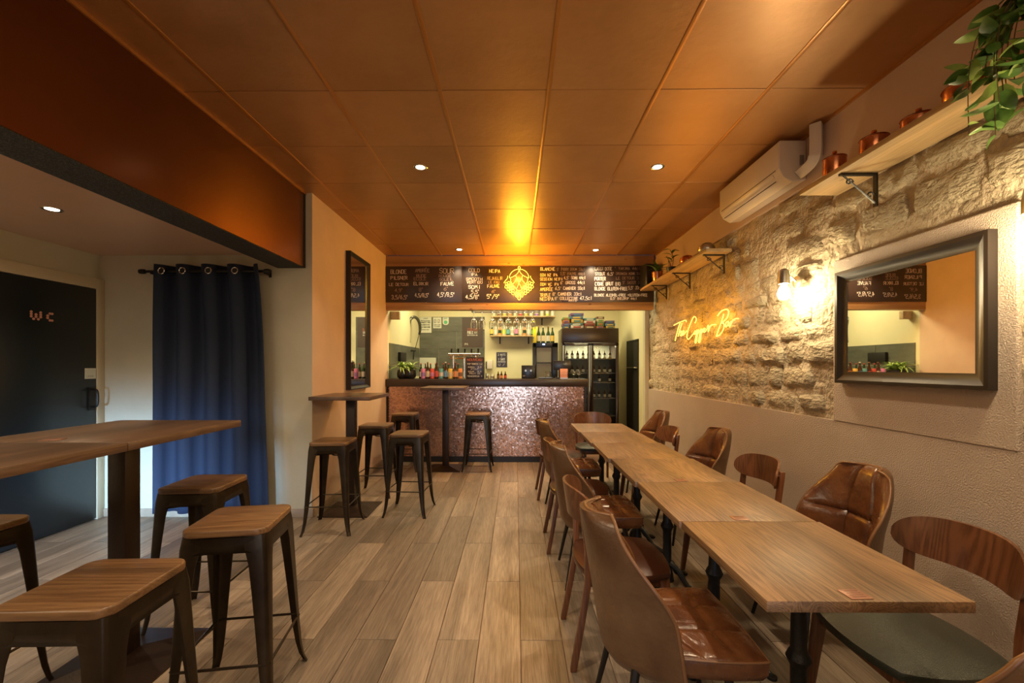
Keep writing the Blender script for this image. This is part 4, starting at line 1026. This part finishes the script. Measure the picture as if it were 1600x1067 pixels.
# ------------------------------------------------------------------ behind the bar
# dark slate tiles (parts of the walls)
wb = bpy.data.objects['wall_back']; wbl = bpy.data.objects['wall_bar_left']
zr = [2.36, 2.07, 1.73, 1.40, 1.07, .8]
for j in range(5):
    xe = [-1.876, -1.15, -.6] if j % 2 else [-1.876, -1.5, -.77, -.6]
    for a, b in zip(xe, xe[1:]):
        o = MB().box(a + .003, b - .003, 0, .012, zr[j + 1] + .003, zr[j] - .003).ob('tile', 'slate_tile', wb, smooth=0, bevel=.001, bseg=1)
        o.location = (0, YB - .012, 0)
ye = [6.40, 7.1, 7.8, YB - .014]
for zt, zbm in ((1.745, 1.42), (1.41, 1.1)):
    for a, b in zip(ye, ye[1:]):
        if b < 7.2: zbm = max(zbm, 1.214)
        MB().box(XL, XL + .01, a + .003, b - .003, zbm, zt).ob('tile', 'slate_tile', wbl, smooth=0, bevel=.001, bseg=1)
bbr = tag(bx('back_worktop', 'steel', (XL + .02, .75, 7.75, YB - .02, .88, .92), bevel=.003), 'steel work surface along the wall behind the bar', 'worktop')
for i, (x0, x1) in enumerate([(-1.84, -.55), (-.5, .72)]):
    t = thing('back_cabinet', ['dark cabinet under the back worktop, sink side', 'dark cabinet under the back worktop, fridge side'][i], 'cabinet', (0, 0, 0))
    bx('body', 'black_plastic', (x0, x1, 7.8, YB - .03, 0, .88), t)
    bx('door', 'black_plastic', (x0 + .01, (x0 + x1) / 2 - .005, 7.78, 7.8, .06, .86), t, bevel=.002); bx('door', 'black_plastic', ((x0 + x1) / 2 + .005, x1 - .01, 7.78, 7.8, .06, .86), t, bevel=.002)

# papers on the tiles
def sheet(name, label, cat, px0, px1, py0, py1, D, mat, lines=(), rounded=False):
    a, b = at(px0, py1, D), at(px1, py0, D)
    t = thing(name, label, cat, ((a.x + b.x) / 2, D, (a.z + b.z) / 2))
    hx, hz = (b.x - a.x) / 2, (b.z - a.z) / 2
    if rounded:
        pts = [(-hx, hz), (-hx, -hz * .4)] + [(hx * math.cos(PI + q * PI / 8), -hz * .4 + hz * .6 * math.sin(PI + q * PI / 8)) for q in range(1, 8)] + [(hx, -hz * .4), (hx, hz)]
        MB().prism(pts, 0, .003, mat=Matrix.Rotation(PI / 2, 4, 'X')).ob('sheet', mat, t, smooth=0)
    else: bx('sheet', mat, (-hx, hx, -.003, .001, -hz, hz), t)
    for (tx, u, v, wf, hf, m) in lines:
        lettering(t, m, tx, (u * hx, -.0042, v * hz), (1, 0, 0), (0, 0, 1), hf * hz * 2, align='C', wfit=wf * hx * 2, wd=max(.004, hf * hz * 2 * .12))
    return t
DT = YB - .014
sheet('notice_paper', 'largest white printed notice on slate tiles, left of the others', 'paper', 656, 674.5, 495.5, 520, DT, 'paper',
      [('LICENCE', 0, .78, .4, .05, 'ink'), ('PROTECTION DES MINEURS', 0, .45, .8, .05, 'ink'), ('REPRESSION DE L IVRESSE', 0, .25, .8, .05, 'ink'), ('AUX MINEURS DE 18 ANS', 0, -.05, .7, .06, 'ink'), ('IL EST INTERDIT DE VENDRE', 0, -.35, .8, .07, 'ink'), ('ARTICLE 3342', 0, -.65, .6, .04, 'ink')])
sheet('notice_paper', 'small white sign with two round prohibition symbols on slate tiles', 'sign', 677, 690, 496, 513, DT, 'paper',
      [('O', -.45, .0, .3, .3, 'ink'), ('O', .45, .0, .3, .3, 'ink'), ('/', -.45, .05, .25, .2, 'poster_red'), ('/', .45, .05, .25, .2, 'poster_red'), ('INTERDIT DE FUMER', 0, -.45, .8, .06, 'ink'), ('ET DE VAPOTER', 0, -.75, .7, .06, 'ink')])
gs = sheet('green_pennant', 'small green and white rounded sign beside the prohibition sign', 'sign', 692, 701.5, 496, 508, DT, 'paper', [('SANTE', 0, .6, .6, .1, 'green_ink')], True)
MB().lathe([(0, 0), (.035, 0), (.035, .002), (0, .002)], 20, mat=Matrix.Translation((0, -.004, -.02)) @ Matrix.Rotation(PI / 2, 4, 'X')).ob('green_disc', 'green_ink', gs)
sheet('dark_poster', 'dark brown poster with red and white lettering on the slate tiles', 'poster', 722.5, 755, 496, 543, DT, 'poster_brown',
      [('SUPER BEER DE', 0, .20, .5, .035, 'poster_red'), ('LA BIERE LOCALE', 0, .10, .5, .035, 'poster_red'), ('PUBLIC', -.2, -.10, .28, .09, 'chalk_white'), ('888', .32, -.08, .16, .07, 'chalk_white'), ('BRASSERIE', 0, -.22, .5, .03, 'chalk_white'), ('IPA', -.6, -.84, .2, .06, 'chalk_white')])
sheet('white_board', 'blank cream panel on tiles behind the bottles', 'panel', 656, 681.5, 559, 600, DT, 'paper')
sheet('shot_poster', 'small black chalk-style poster reading HUITS and SHOT', 'poster', 776, 793, 550.5, 574, YB - .002, 'chalkboard',
      [('2 HUITS', 0, .55, .7, .12, 'chalk_white'), ('=', 0, .3, .12, .08, 'chalk'), ('1 SHOT', 0, -.1, .62, .15, 'chalk_white'), ('*****', 0, -.4, .75, .12, 'chalk_white'), ('U', -.4, -.8, .2, .14, 'chalk'), ('/', .4, -.8, .2, .14, 'chalk')])

# wall shelves behind the bar
def bshelf(px0, px1, py, label):
    D = 8.22; a, b = at(px0, py, D), at(px1, py, D)
    t = thing('bottle_shelf', label, 'shelf', (0, 0, 0), 0, 'bottle shelves behind the bar')
    bx('board', 'shelf_wood', (a.x, b.x, 8.12, YB, a.z - .022, a.z), t, bevel=.002)
    for q in (.2, .8):
        x = a.x + (b.x - a.x) * q
        MB().box(x - .012, x + .012, YB - .02, YB, a.z - .15, a.z - .022).tube([(x, YB - .01, a.z - .14), (x, 8.16, a.z - .03)], .006, 6).ob('bracket', 'black_metal', t)
    return a.x, b.x, a.z
s1 = bshelf(766, 842, 524.5, 'lower wooden shelf of bottles and cans behind the bar')
s2 = bshelf(768, 868, 494.5, 'upper wooden shelf of bottles behind the bar')

# bottles and cans
def make_bottle(name, label, cat, h, r, body, lab, cap, group, loc, neck=.62):
    t = thing(name, label, cat, loc, 0, group)
    MB().lathe([(0, 0), (r * .95, 0), (r, .005), (r, h * .52), (r * .85, h * neck), (r * .38, h * .76), (r * .34, h * .94), (r * .4, h * .95), (r * .4, h * .965), (0, h * .965)], 14).ob('glass_body', body, t, smooth=50)
    MB().lathe([(r + .0008, h * .12), (r + .0008, h * .46)], 14).ob('label', lab, t)
    MB().lathe([(r * .42, h * .94), (r * .42, h), (0, h)], 12).ob('cap', cap, t)
    return t
def make_can(name, label, cat, h, r, mat, lab, group, loc):
    t = thing(name, label, cat, loc, 0, group)
    MB().lathe([(0, 0), (r * .8, 0), (r, .008), (r, h - .012), (r * .82, h - .002), (0, h - .002)], 16).ob('can_body', mat, t)
    MB().lathe([(r + .0006, h * .25), (r + .0006, h * .62)], 16).ob('label', lab, t)
    MB().lathe([(r * .82, h - .003), (r * .84, h), (r * .78, h), (r * .76, h - .004)], 16).ob('rim', 'steel', t)
    return t
CT = 1.2095
row_b = [(661.5, 'can', 'c_pink', 'c_purple', 'tall pink and purple can, first left of the counter bottle row'), (668.5, 'bot', 'bottle_brown', 'c_cream', 'brown beer bottle with cream label beside the pink can'),
         (675.5, 'can', 'c_red', 'c_pink', 'red and pink can between two brown bottles'), (682.5, 'bot', 'bottle_brown', 'c_red', 'brown bottle with red label on the counter'),
         (689.5, 'can', 'c_teal', 'c_white', 'teal and white can in the middle of the bottle row'), (696.5, 'bot', 'bottle_brown', 'c_blue', 'brown bottle with blue and white label and pale cap'),
         (704, 'can', 'c_yellow', 'c_cream', 'yellow can on the counter'), (711.5, 'bot', 'bottle_brown', 'c_orange', 'brown beer bottle with orange label by the yellow can'),
         (719.5, 'can', 'c_orange', 'c_brown', 'orange can at the right end of the bottle row')]
for px, kd, m1, m2, lb in row_b:
    x = (px - VX) / F * 6.36
    if kd == 'can': make_can('beer_can', lb, 'can', .155, .032, m1, m2, 'bottles and cans on the counter', (x, 6.36, CT))
    else: make_bottle('beer_bottle', lb, 'bottle', .25, .030, m1, m2, 'c_white' if 'pale' in lb else 'c_brown', 'bottles and cans on the counter', (x, 6.36, CT))
# second rank
p1 = make_bottle('beer_bottle', 'first dark bottle from the left in the rear rank of the counter row', 'bottle', .23, .029, 'bottle_green', 'c_white', 'c_red', 'rear rank of counter bottles', ((658 - VX) / F * 6.5, 6.5, CT))
for px, wd__ in ((665, 'second'), (673, 'third'), (681, 'fourth'), (693, 'fifth'), (701, 'sixth'), (716, 'seventh')):
    dup(p1, ((px - VX) / F * 6.5, 6.5, CT), 0, wd__ + ' dark bottle from the left in the rear rank of the counter row')
# fern in black pots on the counter
def fern(px, label, s_=1.0):
    t = thing('potted_fern', label, 'plant', ((px - VX) / F * 6.42, 6.42, CT), 0, 'ferns on the counter')
    MB().lathe([(0, 0), (.06, 0), (.085, .03), (.09, .075), (.08, .13), (.07, .135), (.07, .11), (0, .11)], 22).ob('pot', 'black_plastic', t)
    r_ = random.Random(px)
    for q in range(44):
        a = r_.uniform(0, 2 * PI); el = r_.uniform(20, 75); L = r_.uniform(.15, .25) * s_
        m4 = Matrix.Translation((.03 * math.cos(a), .03 * math.sin(a), .11)) @ Matrix.Rotation(a, 4, 'Z') @ Matrix.Rotation(R(el), 4, 'X')
        leaf_mb(L, .032, r_.uniform(.7, 1.3), .2, mat=m4).ob('leaf', 'leaf_light', t, fix=False)
fern(630, 'green fern in black pot, left one on the counter')
fern(641, 'green fern in black pot, right one beside the bottles', .85)

# NOUVEAU board
nb = thing('nouveau_board', 'small chalkboard on the counter headed NOUVEAU in red', 'sign', at(742.5, 592.8, 6.32), 0)
nb.location.z = CT
bx('panel', 'chalkboard', (-.133, .133, 0, .012, 0, .32), nb, bevel=.002)
for tx, z_, wf, h_, m_ in [('NOUVEAU', .265, .22, .034, 'red_chalk'), ("POP'TENESS 1,2", .21, .22, .022, 'chalk_white'), ('MIKKA  2,5', .165, .20, .018, 'chalk_white'), ('STOUT', .137, .12, .016, 'chalk_white'),
                        ('SOUR  5,5', .10, .20, .018, 'chalk_white'), ('FRUIT 33', .072, .16, .016, 'chalk_white'), ('TENEBREUX 9', .03, .22, .020, 'chalk_white')]:
    lettering(nb, m_, tx, (0, -.001, z_), (1, 0, 0), (0, 0, 1), h_, align='C', wfit=wf, wd=.0035 if h_ < .03 else .005)
# beer tap tower
tp = thing('beer_tap', 'chrome beer tap tower with five black handles behind the counter', 'beer tap', (0, 0, 0))
D = 6.6
a, b = at(701, 554.5, D), at(751, 554.5, D)
MB().tube([a, b], .022, 12).ob('cross_bar', 'chrome', tp)
MB().tube([at(703, 560, D), at(726, 560, D)], .012, 8).ob('lower_bar', 'chrome', tp)
for px in (709, 726, 744):
    p = at(px, 560, D); MB().tube([(p.x, D, CT), (p.x, D, a.z)], .020, 12).ob('column', 'chrome', tp)
for q in range(5):
    p = at(706 + q * 10.4, 554, D)
    h_ = MB().tube([(p.x, D - .02, p.z + .02), (p.x + .004, D - .03, p.z + .09)], .010, 8, r2=.014).ob('handle', 'black_plastic', tp)
    MB().tube([(p.x, D - .01, p.z), (p.x, D - .06, p.z - .02), (p.x, D - .065, p.z - .06)], .007, 6).ob('spout', 'chrome', tp)
# pre-rinse faucet at the left
fc = thing('sink_faucet', 'tall coiled spring pre-rinse faucet behind the bar', 'faucet', (0, 0, 0))
D = 7.7
P = lambda px, py: at(px, py, D)
MB().tube([P(639.5, 600), P(639.5, 535)], .017, 10).ob('riser', 'faucet_steel', fc)
arc = smooth_path([P(639.5, 535), P(639, 515), P(640.5, 501), P(646, 495.5), P(652, 498), P(656, 507), P(656.5, 517)], 6)
MB().tube(arc, .010, 8).ob('hose', 'black_plastic', fc)
mb = MB()
for q in range(0, len(arc) - 1):
    for t_ in (0, .5):
        c = arc[q].lerp(arc[q + 1], t_); d = (arc[q + 1] - arc[q]).normalized(); a_ = d.cross(Vector((0, 1, 0))).normalized(); b_ = Vector((0, 1, 0))
        mb.tube([c + (a_ * math.cos(w_) + b_ * math.sin(w_)) * .024 for w_ in [k * PI / 4 for k in range(8)]], .005, 4, True)
mb.ob('spring', 'faucet_steel', fc)
MB().tube([P(656.5, 517), P(655, 523)], .02, 8).tube([P(655, 523), P(649, 545)], .006, 8).ob('spray_head', 'black_plastic', fc)
MB().tube([P(636, 548), P(650, 548)], .016, 8).tube([P(647, 548), P(646, 562)], .012, 8).ob('valve', 'black_plastic', fc)
o = bx('wall_socket_box', 'black_and_shade', (XL + .011, XL + .06, 6.86, 7.2, 1.47, 1.62), bevel=.004); tag(o, 'black box on slate tiles of the left bar wall', 'box')
o = bx('hook_block', 'shelf_wood', (XL + .001, XL + .14, 6.45, 6.52, 2.10, 2.22), bevel=.004); tag(o, 'small wooden bracket block at upper left behind the header', 'bracket')
# soap dispenser, jars
sd = thing('soap_dispenser', 'white wall soap dispenser right of the slate tiles', 'dispenser', at(766, 570, YB))
bx('body', 'white_plastic', (-.055, .055, -.09, 0, -.08, .09), sd, bevel=.01); bx('side', 'black_plastic', (-.075, -.055, -.08, 0, -.08, .06), sd, bevel=.003)
def tumbler(px, D, h, r, label, mat='glass'):
    t = thing('glass_jar', label, 'glass', ((px - VX) / F * D, D, CT), 0, 'small glass jars on the counter')
    MB().lathe([(0, .002), (r * .9, 0), (r, h), (r * .93, h), (r * .84, .008), (0, .008)], 16).ob('body', mat, t)
    MB().lathe([(0, .009), (r * .82, .009), (r * .86, h * .6), (0, h * .6)], 14).ob('contents', 'c_cream' if px < 774 else 'c_brown', t)
tumbler(762, 6.4, .08, .035, 'glass jar of pale contents right of the NOUVEAU board'); tumbler(770, 6.42, .075, .035, 'second glass jar of pale contents right of the NOUVEAU board')
for px, c_, lb in ((779, 'c_brown', 'small brown sauce bottle, left of three'), (784, 'c_orange', 'small orange sauce bottle, middle of three'), (790, 'c_red', 'small red sauce bottle, right of three')):
    make_bottle('sauce_bottle', lb, 'bottle', .11, .02, 'bottle_brown', c_, 'c_brown', 'small sauce bottles on the counter', ((px - VX) / F * 6.4, 6.4, CT))

# bottles on the back shelves
cl_ = ['c_yellow', 'c_white', 'c_orange', 'c_lime', 'c_teal', 'c_white', 'c_pink', 'c_cream', 'c_orange', 'c_white', 'c_green', 'c_yellow', 'c_blue']
nms = ['yellow', 'white', 'orange', 'lime', 'teal', 'plain white', 'pink', 'cream', 'second orange', 'third white', 'green', 'second yellow', 'blue']
for i in range(12):
    x = s1[0] + .03 + i * (s1[1] - s1[0] - .06) / 11
    (make_bottle if i % 3 != 2 else lambda n_, l_, c_, h_, r_, b_, la_, cp_, g_, lo_: make_can(n_.replace('bottle', 'can'), l_, 'can', .17, .033, la_, b_, g_, lo_))(
        'spirit_bottle', nms[i] + ' labelled bottle or can on the lower back shelf', 'bottle', random.uniform(.22, .28), .034, 'bottle_clear' if i % 2 else 'bottle_green', cl_[i], 'c_white', 'bottles on the lower back shelf', (x, 8.22, s1[2] + .0005))
up = make_can('tall_can', 'first can or tube from the left on the upper back shelf', 'can', .20, .034, 'c_cream', 'c_white', 'cans on the upper back shelf', (s2[0] + .05, 8.22, s2[2] + .0005))
for i in range(1, 12):
    o = dup(up, (s2[0] + .05 + i * (s2[1] - s2[0] - .1) / 11, 8.22, s2[2] + .0005), 0, ORD[i] + ' can or tube from the left on the upper back shelf')
    for ch in o.children:
        if ch.name.startswith('can_body'):
            ch.data = ch.data.copy(); ch.data.materials[0] = M[['c_brown', 'c_yellow', 'c_orange', 'c_cream', 'c_red', 'c_yellow', 'c_white', 'c_purple', 'c_cream', 'c_lime', 'c_white'][i - 1]]
# small cans right end of lower row, shorter shelf items
for i, (px, m_) in enumerate([(839, 'c_white'), (844.5, 'c_purple'), (850, 'c_cream'), (855.5, 'c_white'), (861, 'c_white')]):
    pass

# hanging stem glasses
rk = thing('glass_rack', 'rail under the header from which stemmed glasses hang', 'rack', (0, 0, 0))
for yy in (6.50, 6.58):
    MB().box(-.66, .36, yy - .006, yy + .006, 2.212, 2.222).ob('rail', 'steel', rk)
MB().box(-.66, -.64, 6.375, 6.6, 2.222, 2.23).box(.34, .36, 6.375, 6.6, 2.222, 2.23).ob('rail_hanger', 'steel', rk)
g0 = None
for i, px in enumerate([741, 753.5, 770, 782.5, 795, 807.5, 820, 832.5]):
    x = (px - VX) / F * 6.54
    if g0 is None:
        g0 = thing('stem_glass', 'first stemmed glass from the left hanging upside down under the header', 'glass', (x, 6.54, 2.226), 0, 'stemmed glasses hanging over the bar')
        MB().lathe([(.034, 0), (.034, -.003), (.006, -.008), (.004, -.02), (.004, -.075), (.012, -.085), (.032, -.105), (.040, -.14), (.038, -.18), (.033, -.205), (.0315, -.205), (.0365, -.18), (.038, -.14), (.030, -.108), (0, -.09)], 16).ob('glass_body', 'glass', g0); g0.scale = (1.3, 1.3, 1.3)
    else: dup(g0, (x, 6.54, 2.226), 0, ORD[i] + ' stemmed glass from the left hanging upside down under the header')

# black wine dispenser with bottles on top
D = 7.35
wd_ = thing('drinks_dispenser', 'tall black drinks dispenser with glass front and blue light', 'appliance', (0, 0, 0))
x0, x1, zt = (833.5 - VX) / F * D, (872 - VX) / F * D, at(0, 536, D).z
bx('back_box', 'black_plastic', (x0, x1, D + .04, D + .40, .9, zt), wd_, bevel=.005)
MB().box(x0, x0 + .05, D, D + .05, .9, zt).box(x1 - .10, x1, D, D + .05, .9, zt).box(x0, x1, D, D + .05, zt - .075, zt).ob('front_frame', 'black_plastic', wd_, bevel=.003)
bx('glass_front', 'fridge_inside', (x0 + .06, x1 - .11, D + .02, D + .039, .9, zt - .08), wd_)
bx('blue_light', 'blue_led', (x0 + .16, x0 + .20, D - .004, D, zt - .035, zt - .015), wd_)
for x in (x0 + .1, (x0 + x1) / 2): bx('inner_shelf', 'steel', (x0 + .06, x1 - .11, D + .005, D + .02, 1.45, 1.46), wd_)
tag(bx('dispenser_stand', 'black_plastic', (x0 - .02, x1 + .02, D - .03, D + .42, 0, .9), bevel=.004), 'black stand under the drinks dispenser, hidden behind the counter', 'cabinet')
yb = thing('yellow_box', 'tall bright yellow box on top of the drinks dispenser', 'box', ((836 - VX) / F * 7.45 , 7.45, zt))
bx('carton', 'c_yellowbox', (-.03, .03, -.03, .03, 0, .28), yb, bevel=.002)
lettering(yb, 'ink', 'FINE', (-.012, -.0315, .04), (0, 0, 1), (-1, 0, 0), .03, wd=.005)
for i, px in enumerate([842, 849, 857, 863.5]):
    make_bottle('wine_bottle', ['dark bottle with white label next to the yellow box', 'second dark bottle from the yellow box on dispenser', 'third dark bottle from the yellow box on dispenser', 'dark bottle at the right end on the dispenser'][i], 'bottle', .29, .034, 'bottle_green', ['c_white', 'c_cream', 'c_white', 'c_yellow'][i], 'c_cream' if i % 2 else 'c_brown', 'dark bottles on the dispenser', ((px - VX) / F * 7.48, 7.48, zt), .6)

# counter electronics
D = 6.45
cm = thing('espresso_box', 'black box appliance on the counter right of the sauce bottles', 'appliance', ((826 - VX) / F * D, D, CT))
bx('body', 'black_plastic', (-.10, .10, 0, .22, 0, .20), cm, bevel=.008)
for dx in (-.04, .04): MB().lathe([(0, 0), (.02, 0), (.016, .012), (0, .014)], 16, c=(dx, 0, .12), mat=Matrix.Rotation(PI / 2, 4, 'X')).ob('knob', 'steel', cm)
lettering(cm, 'chalk', 'BAR', (-.08, -.001, .035), (1, 0, 0), (0, 0, 1), .015)
ps = thing('till', 'black touch-screen till on the counter turned to the staff', 'till', ((879 - VX) / F * D, D, CT))
bx('screen', 'black_plastic', (-.13, .13, .0, .03, .13, .27), ps, bevel=.005); bx('stand', 'black_plastic', (-.05, .05, .02, .06, .01, .16), ps, bevel=.004); bx('foot', 'black_plastic', (-.10, .10, -.02, .14, 0, .02), ps, bevel=.004)
pc = thing('price_card', 'salmon coloured card on small stand before the till', 'card', ((881.5 - VX) / F * 6.36, 6.36, CT))
bx('card', 'salmon', (-.055, .055, 0, .006, .02, .15), pc, bevel=.001); bx('holder', 'steel', (-.055, .055, -.02, .03, 0, .02), pc)
lettering(pc, 'chalk_white', 'HAPPY', (0, -.001, .105), (1, 0, 0), (0, 0, 1), .018, align='C', wfit=.08); lettering(pc, 'chalk_white', 'HOUR', (0, -.001, .07), (1, 0, 0), (0, 0, 1), .018, align='C', wfit=.08)
kb = thing('keyboard_tray', 'flat dark tray lying left of the till', 'tray', ((853 - VX) / F * 6.4, 6.4, CT))
bx('base', 'black_plastic', (-.11, .11, -.05, .05, 0, .018), kb, bevel=.004); bx('top', 'steel', (-.10, .10, -.04, .04, .018, .021), kb)
gl = thing('round_glass', 'round glass bowl on the counter beside the dark tray', 'glass', ((857 - VX) / F * 6.55, 6.55, CT))
MB().lathe([(0, 0), (.03, 0), (.05, .03), (.055, .07), (.04, .11), (.038, .11), (.052, .07), (.046, .03), (.0, .006)], 20).ob('bowl', 'glass', gl)
for px, lb in ((897, 'clear footed glass on the counter right of the salmon card'), (905, 'clear footed glass on the counter near its right end')):
    t = thing('footed_glass', lb, 'glass', ((px - VX) / F * 6.4, 6.4, CT), 0, 'footed glasses at the right end of counter')
    MB().lathe([(.03, 0), (.03, .003), (.005, .008), (.004, .05), (.03, .07), (.034, .12), (.032, .12), (.028, .073), (0, .06)], 16).ob('glass_body', 'glass', t)

# drinks fridge
fg = thing('drinks_fridge', 'tall dark two-door glass drinks fridge right of the counter', 'fridge', (0, 0, 0))
fx0, fx1, fy0, fy1, fz = .79, 1.745, 7.32, 7.95, 2.04
MB().box(fx0, fx0 + .03, fy0, fy1, .05, fz).box(fx1 - .03, fx1, fy0, fy1, .05, fz).box(fx0, fx1, fy1 - .03, fy1, .05, fz).box(fx0, fx1, fy0, fy1, .05, .22).box(fx0, fx1, fy0, fy1, 1.80, fz).ob('cabinet', 'fridge_body', fg, bevel=.002)
bx('header_panel', 'fridge_body', (fx0, fx1, fy0 - .03, fy0, 1.795, fz), fg, bevel=.012)
bx('liner', 'fridge_inside', (fx0 + .031, fx1 - .031, fy1 - .05, fy1 - .031, .22, 1.80), fg)
xm = (fx0 + fx1) / 2
for a, b in ((fx0 + .005, xm - .004), (xm + .004, fx1 - .005)):
    d_ = MB().box(a, a + .045, fy0 - .035, fy0, .22, 1.785).box(b - .045, b, fy0 - .035, fy0, .22, 1.785).box(a, b, fy0 - .035, fy0, .22, .27).box(a, b, fy0 - .035, fy0, 1.745, 1.785).ob('door', 'fridge_body', fg, bevel=.002)
    bx('pane', 'thin_glass', (a + .045, b - .045, fy0 - .022, fy0 - .016, .27, 1.745), d_)
bx('base_grille', 'black_and_shade', (fx0, fx1, fy0 - .02, fy0, .05, .21), fg)
for zz in (.55, .85, 1.12, 1.28, 1.53):
    bx('wire_shelf', 'steel', (fx0 + .032, fx1 - .032, fy0 + .06, fy1 - .055, zz - .008, zz), fg)
light('fridge_light', 'AREA', (xm, fy0 + .25, 1.78), 13, (1, .9, .62), parent=fg, shape='RECTANGLE', size=.7, size_y=.1)
fb = None
for zz in (.85, 1.12, 1.28, 1.53):
    for q in range(9):
        x = fx0 + .10 + q * .093
        if zz == 1.12 and q % 2: continue
        if fb is None:
            fb = make_bottle('chilled_bottle', 'dark bottle standing inside the drinks fridge', 'bottle', .135, .026, 'bottle_brown', 'c_white', 'c_brown', 'bottles inside the drinks fridge', (x, fy0 + .14, zz + .0005))
        else: dup(fb, (x, fy0 + .14 + random.uniform(0, .03), zz + .0005))

# board games on the fridge
rg = random.Random(21); cols = ['g_blue', 'g_green', 'g_red', 'g_yellow', 'g_orange', 'g_brown', 'g_teal', 'g_purple', 'g_cream', 'g_white']; cn = ['blue', 'green', 'red', 'yellow', 'orange', 'brown', 'teal', 'purple', 'cream', 'white']
x = fx0 + .02; gi = 0; plc = ['left end', 'left part', 'middle', 'right part', 'right end']
for si, wdt in enumerate([.12, .22, .20, .14, .18]):
    z_ = fz
    nlev = [4, 5, 4, 4, 3][si]
    for k in range(nlev):
        hh = rg.uniform(.035, .065); ww = wdt - rg.uniform(0, .03); ci = (gi * 7 + si) % 10; gi += 1
        t = thing('board_game', cn[ci] + ' board game box, level %s of the %s stack on the fridge' % (['one', 'two', 'three', 'four', 'five'][k], plc[si]), 'box', (x + wdt / 2, 7.50, z_ + .0003), R(rg.uniform(-4, 4)), 'board games stacked on the fridge')
        bx('lid', cols[ci], (-ww / 2, ww / 2, -.12, .12, .003, hh), t, bevel=.002)
        bx('label_strip', cols[(ci + 3) % 10], (-ww * .3, ww * .3, -.1215, -.12, hh * .25, hh * .75), t)
        z_ += hh + .0006
    x += wdt + .01
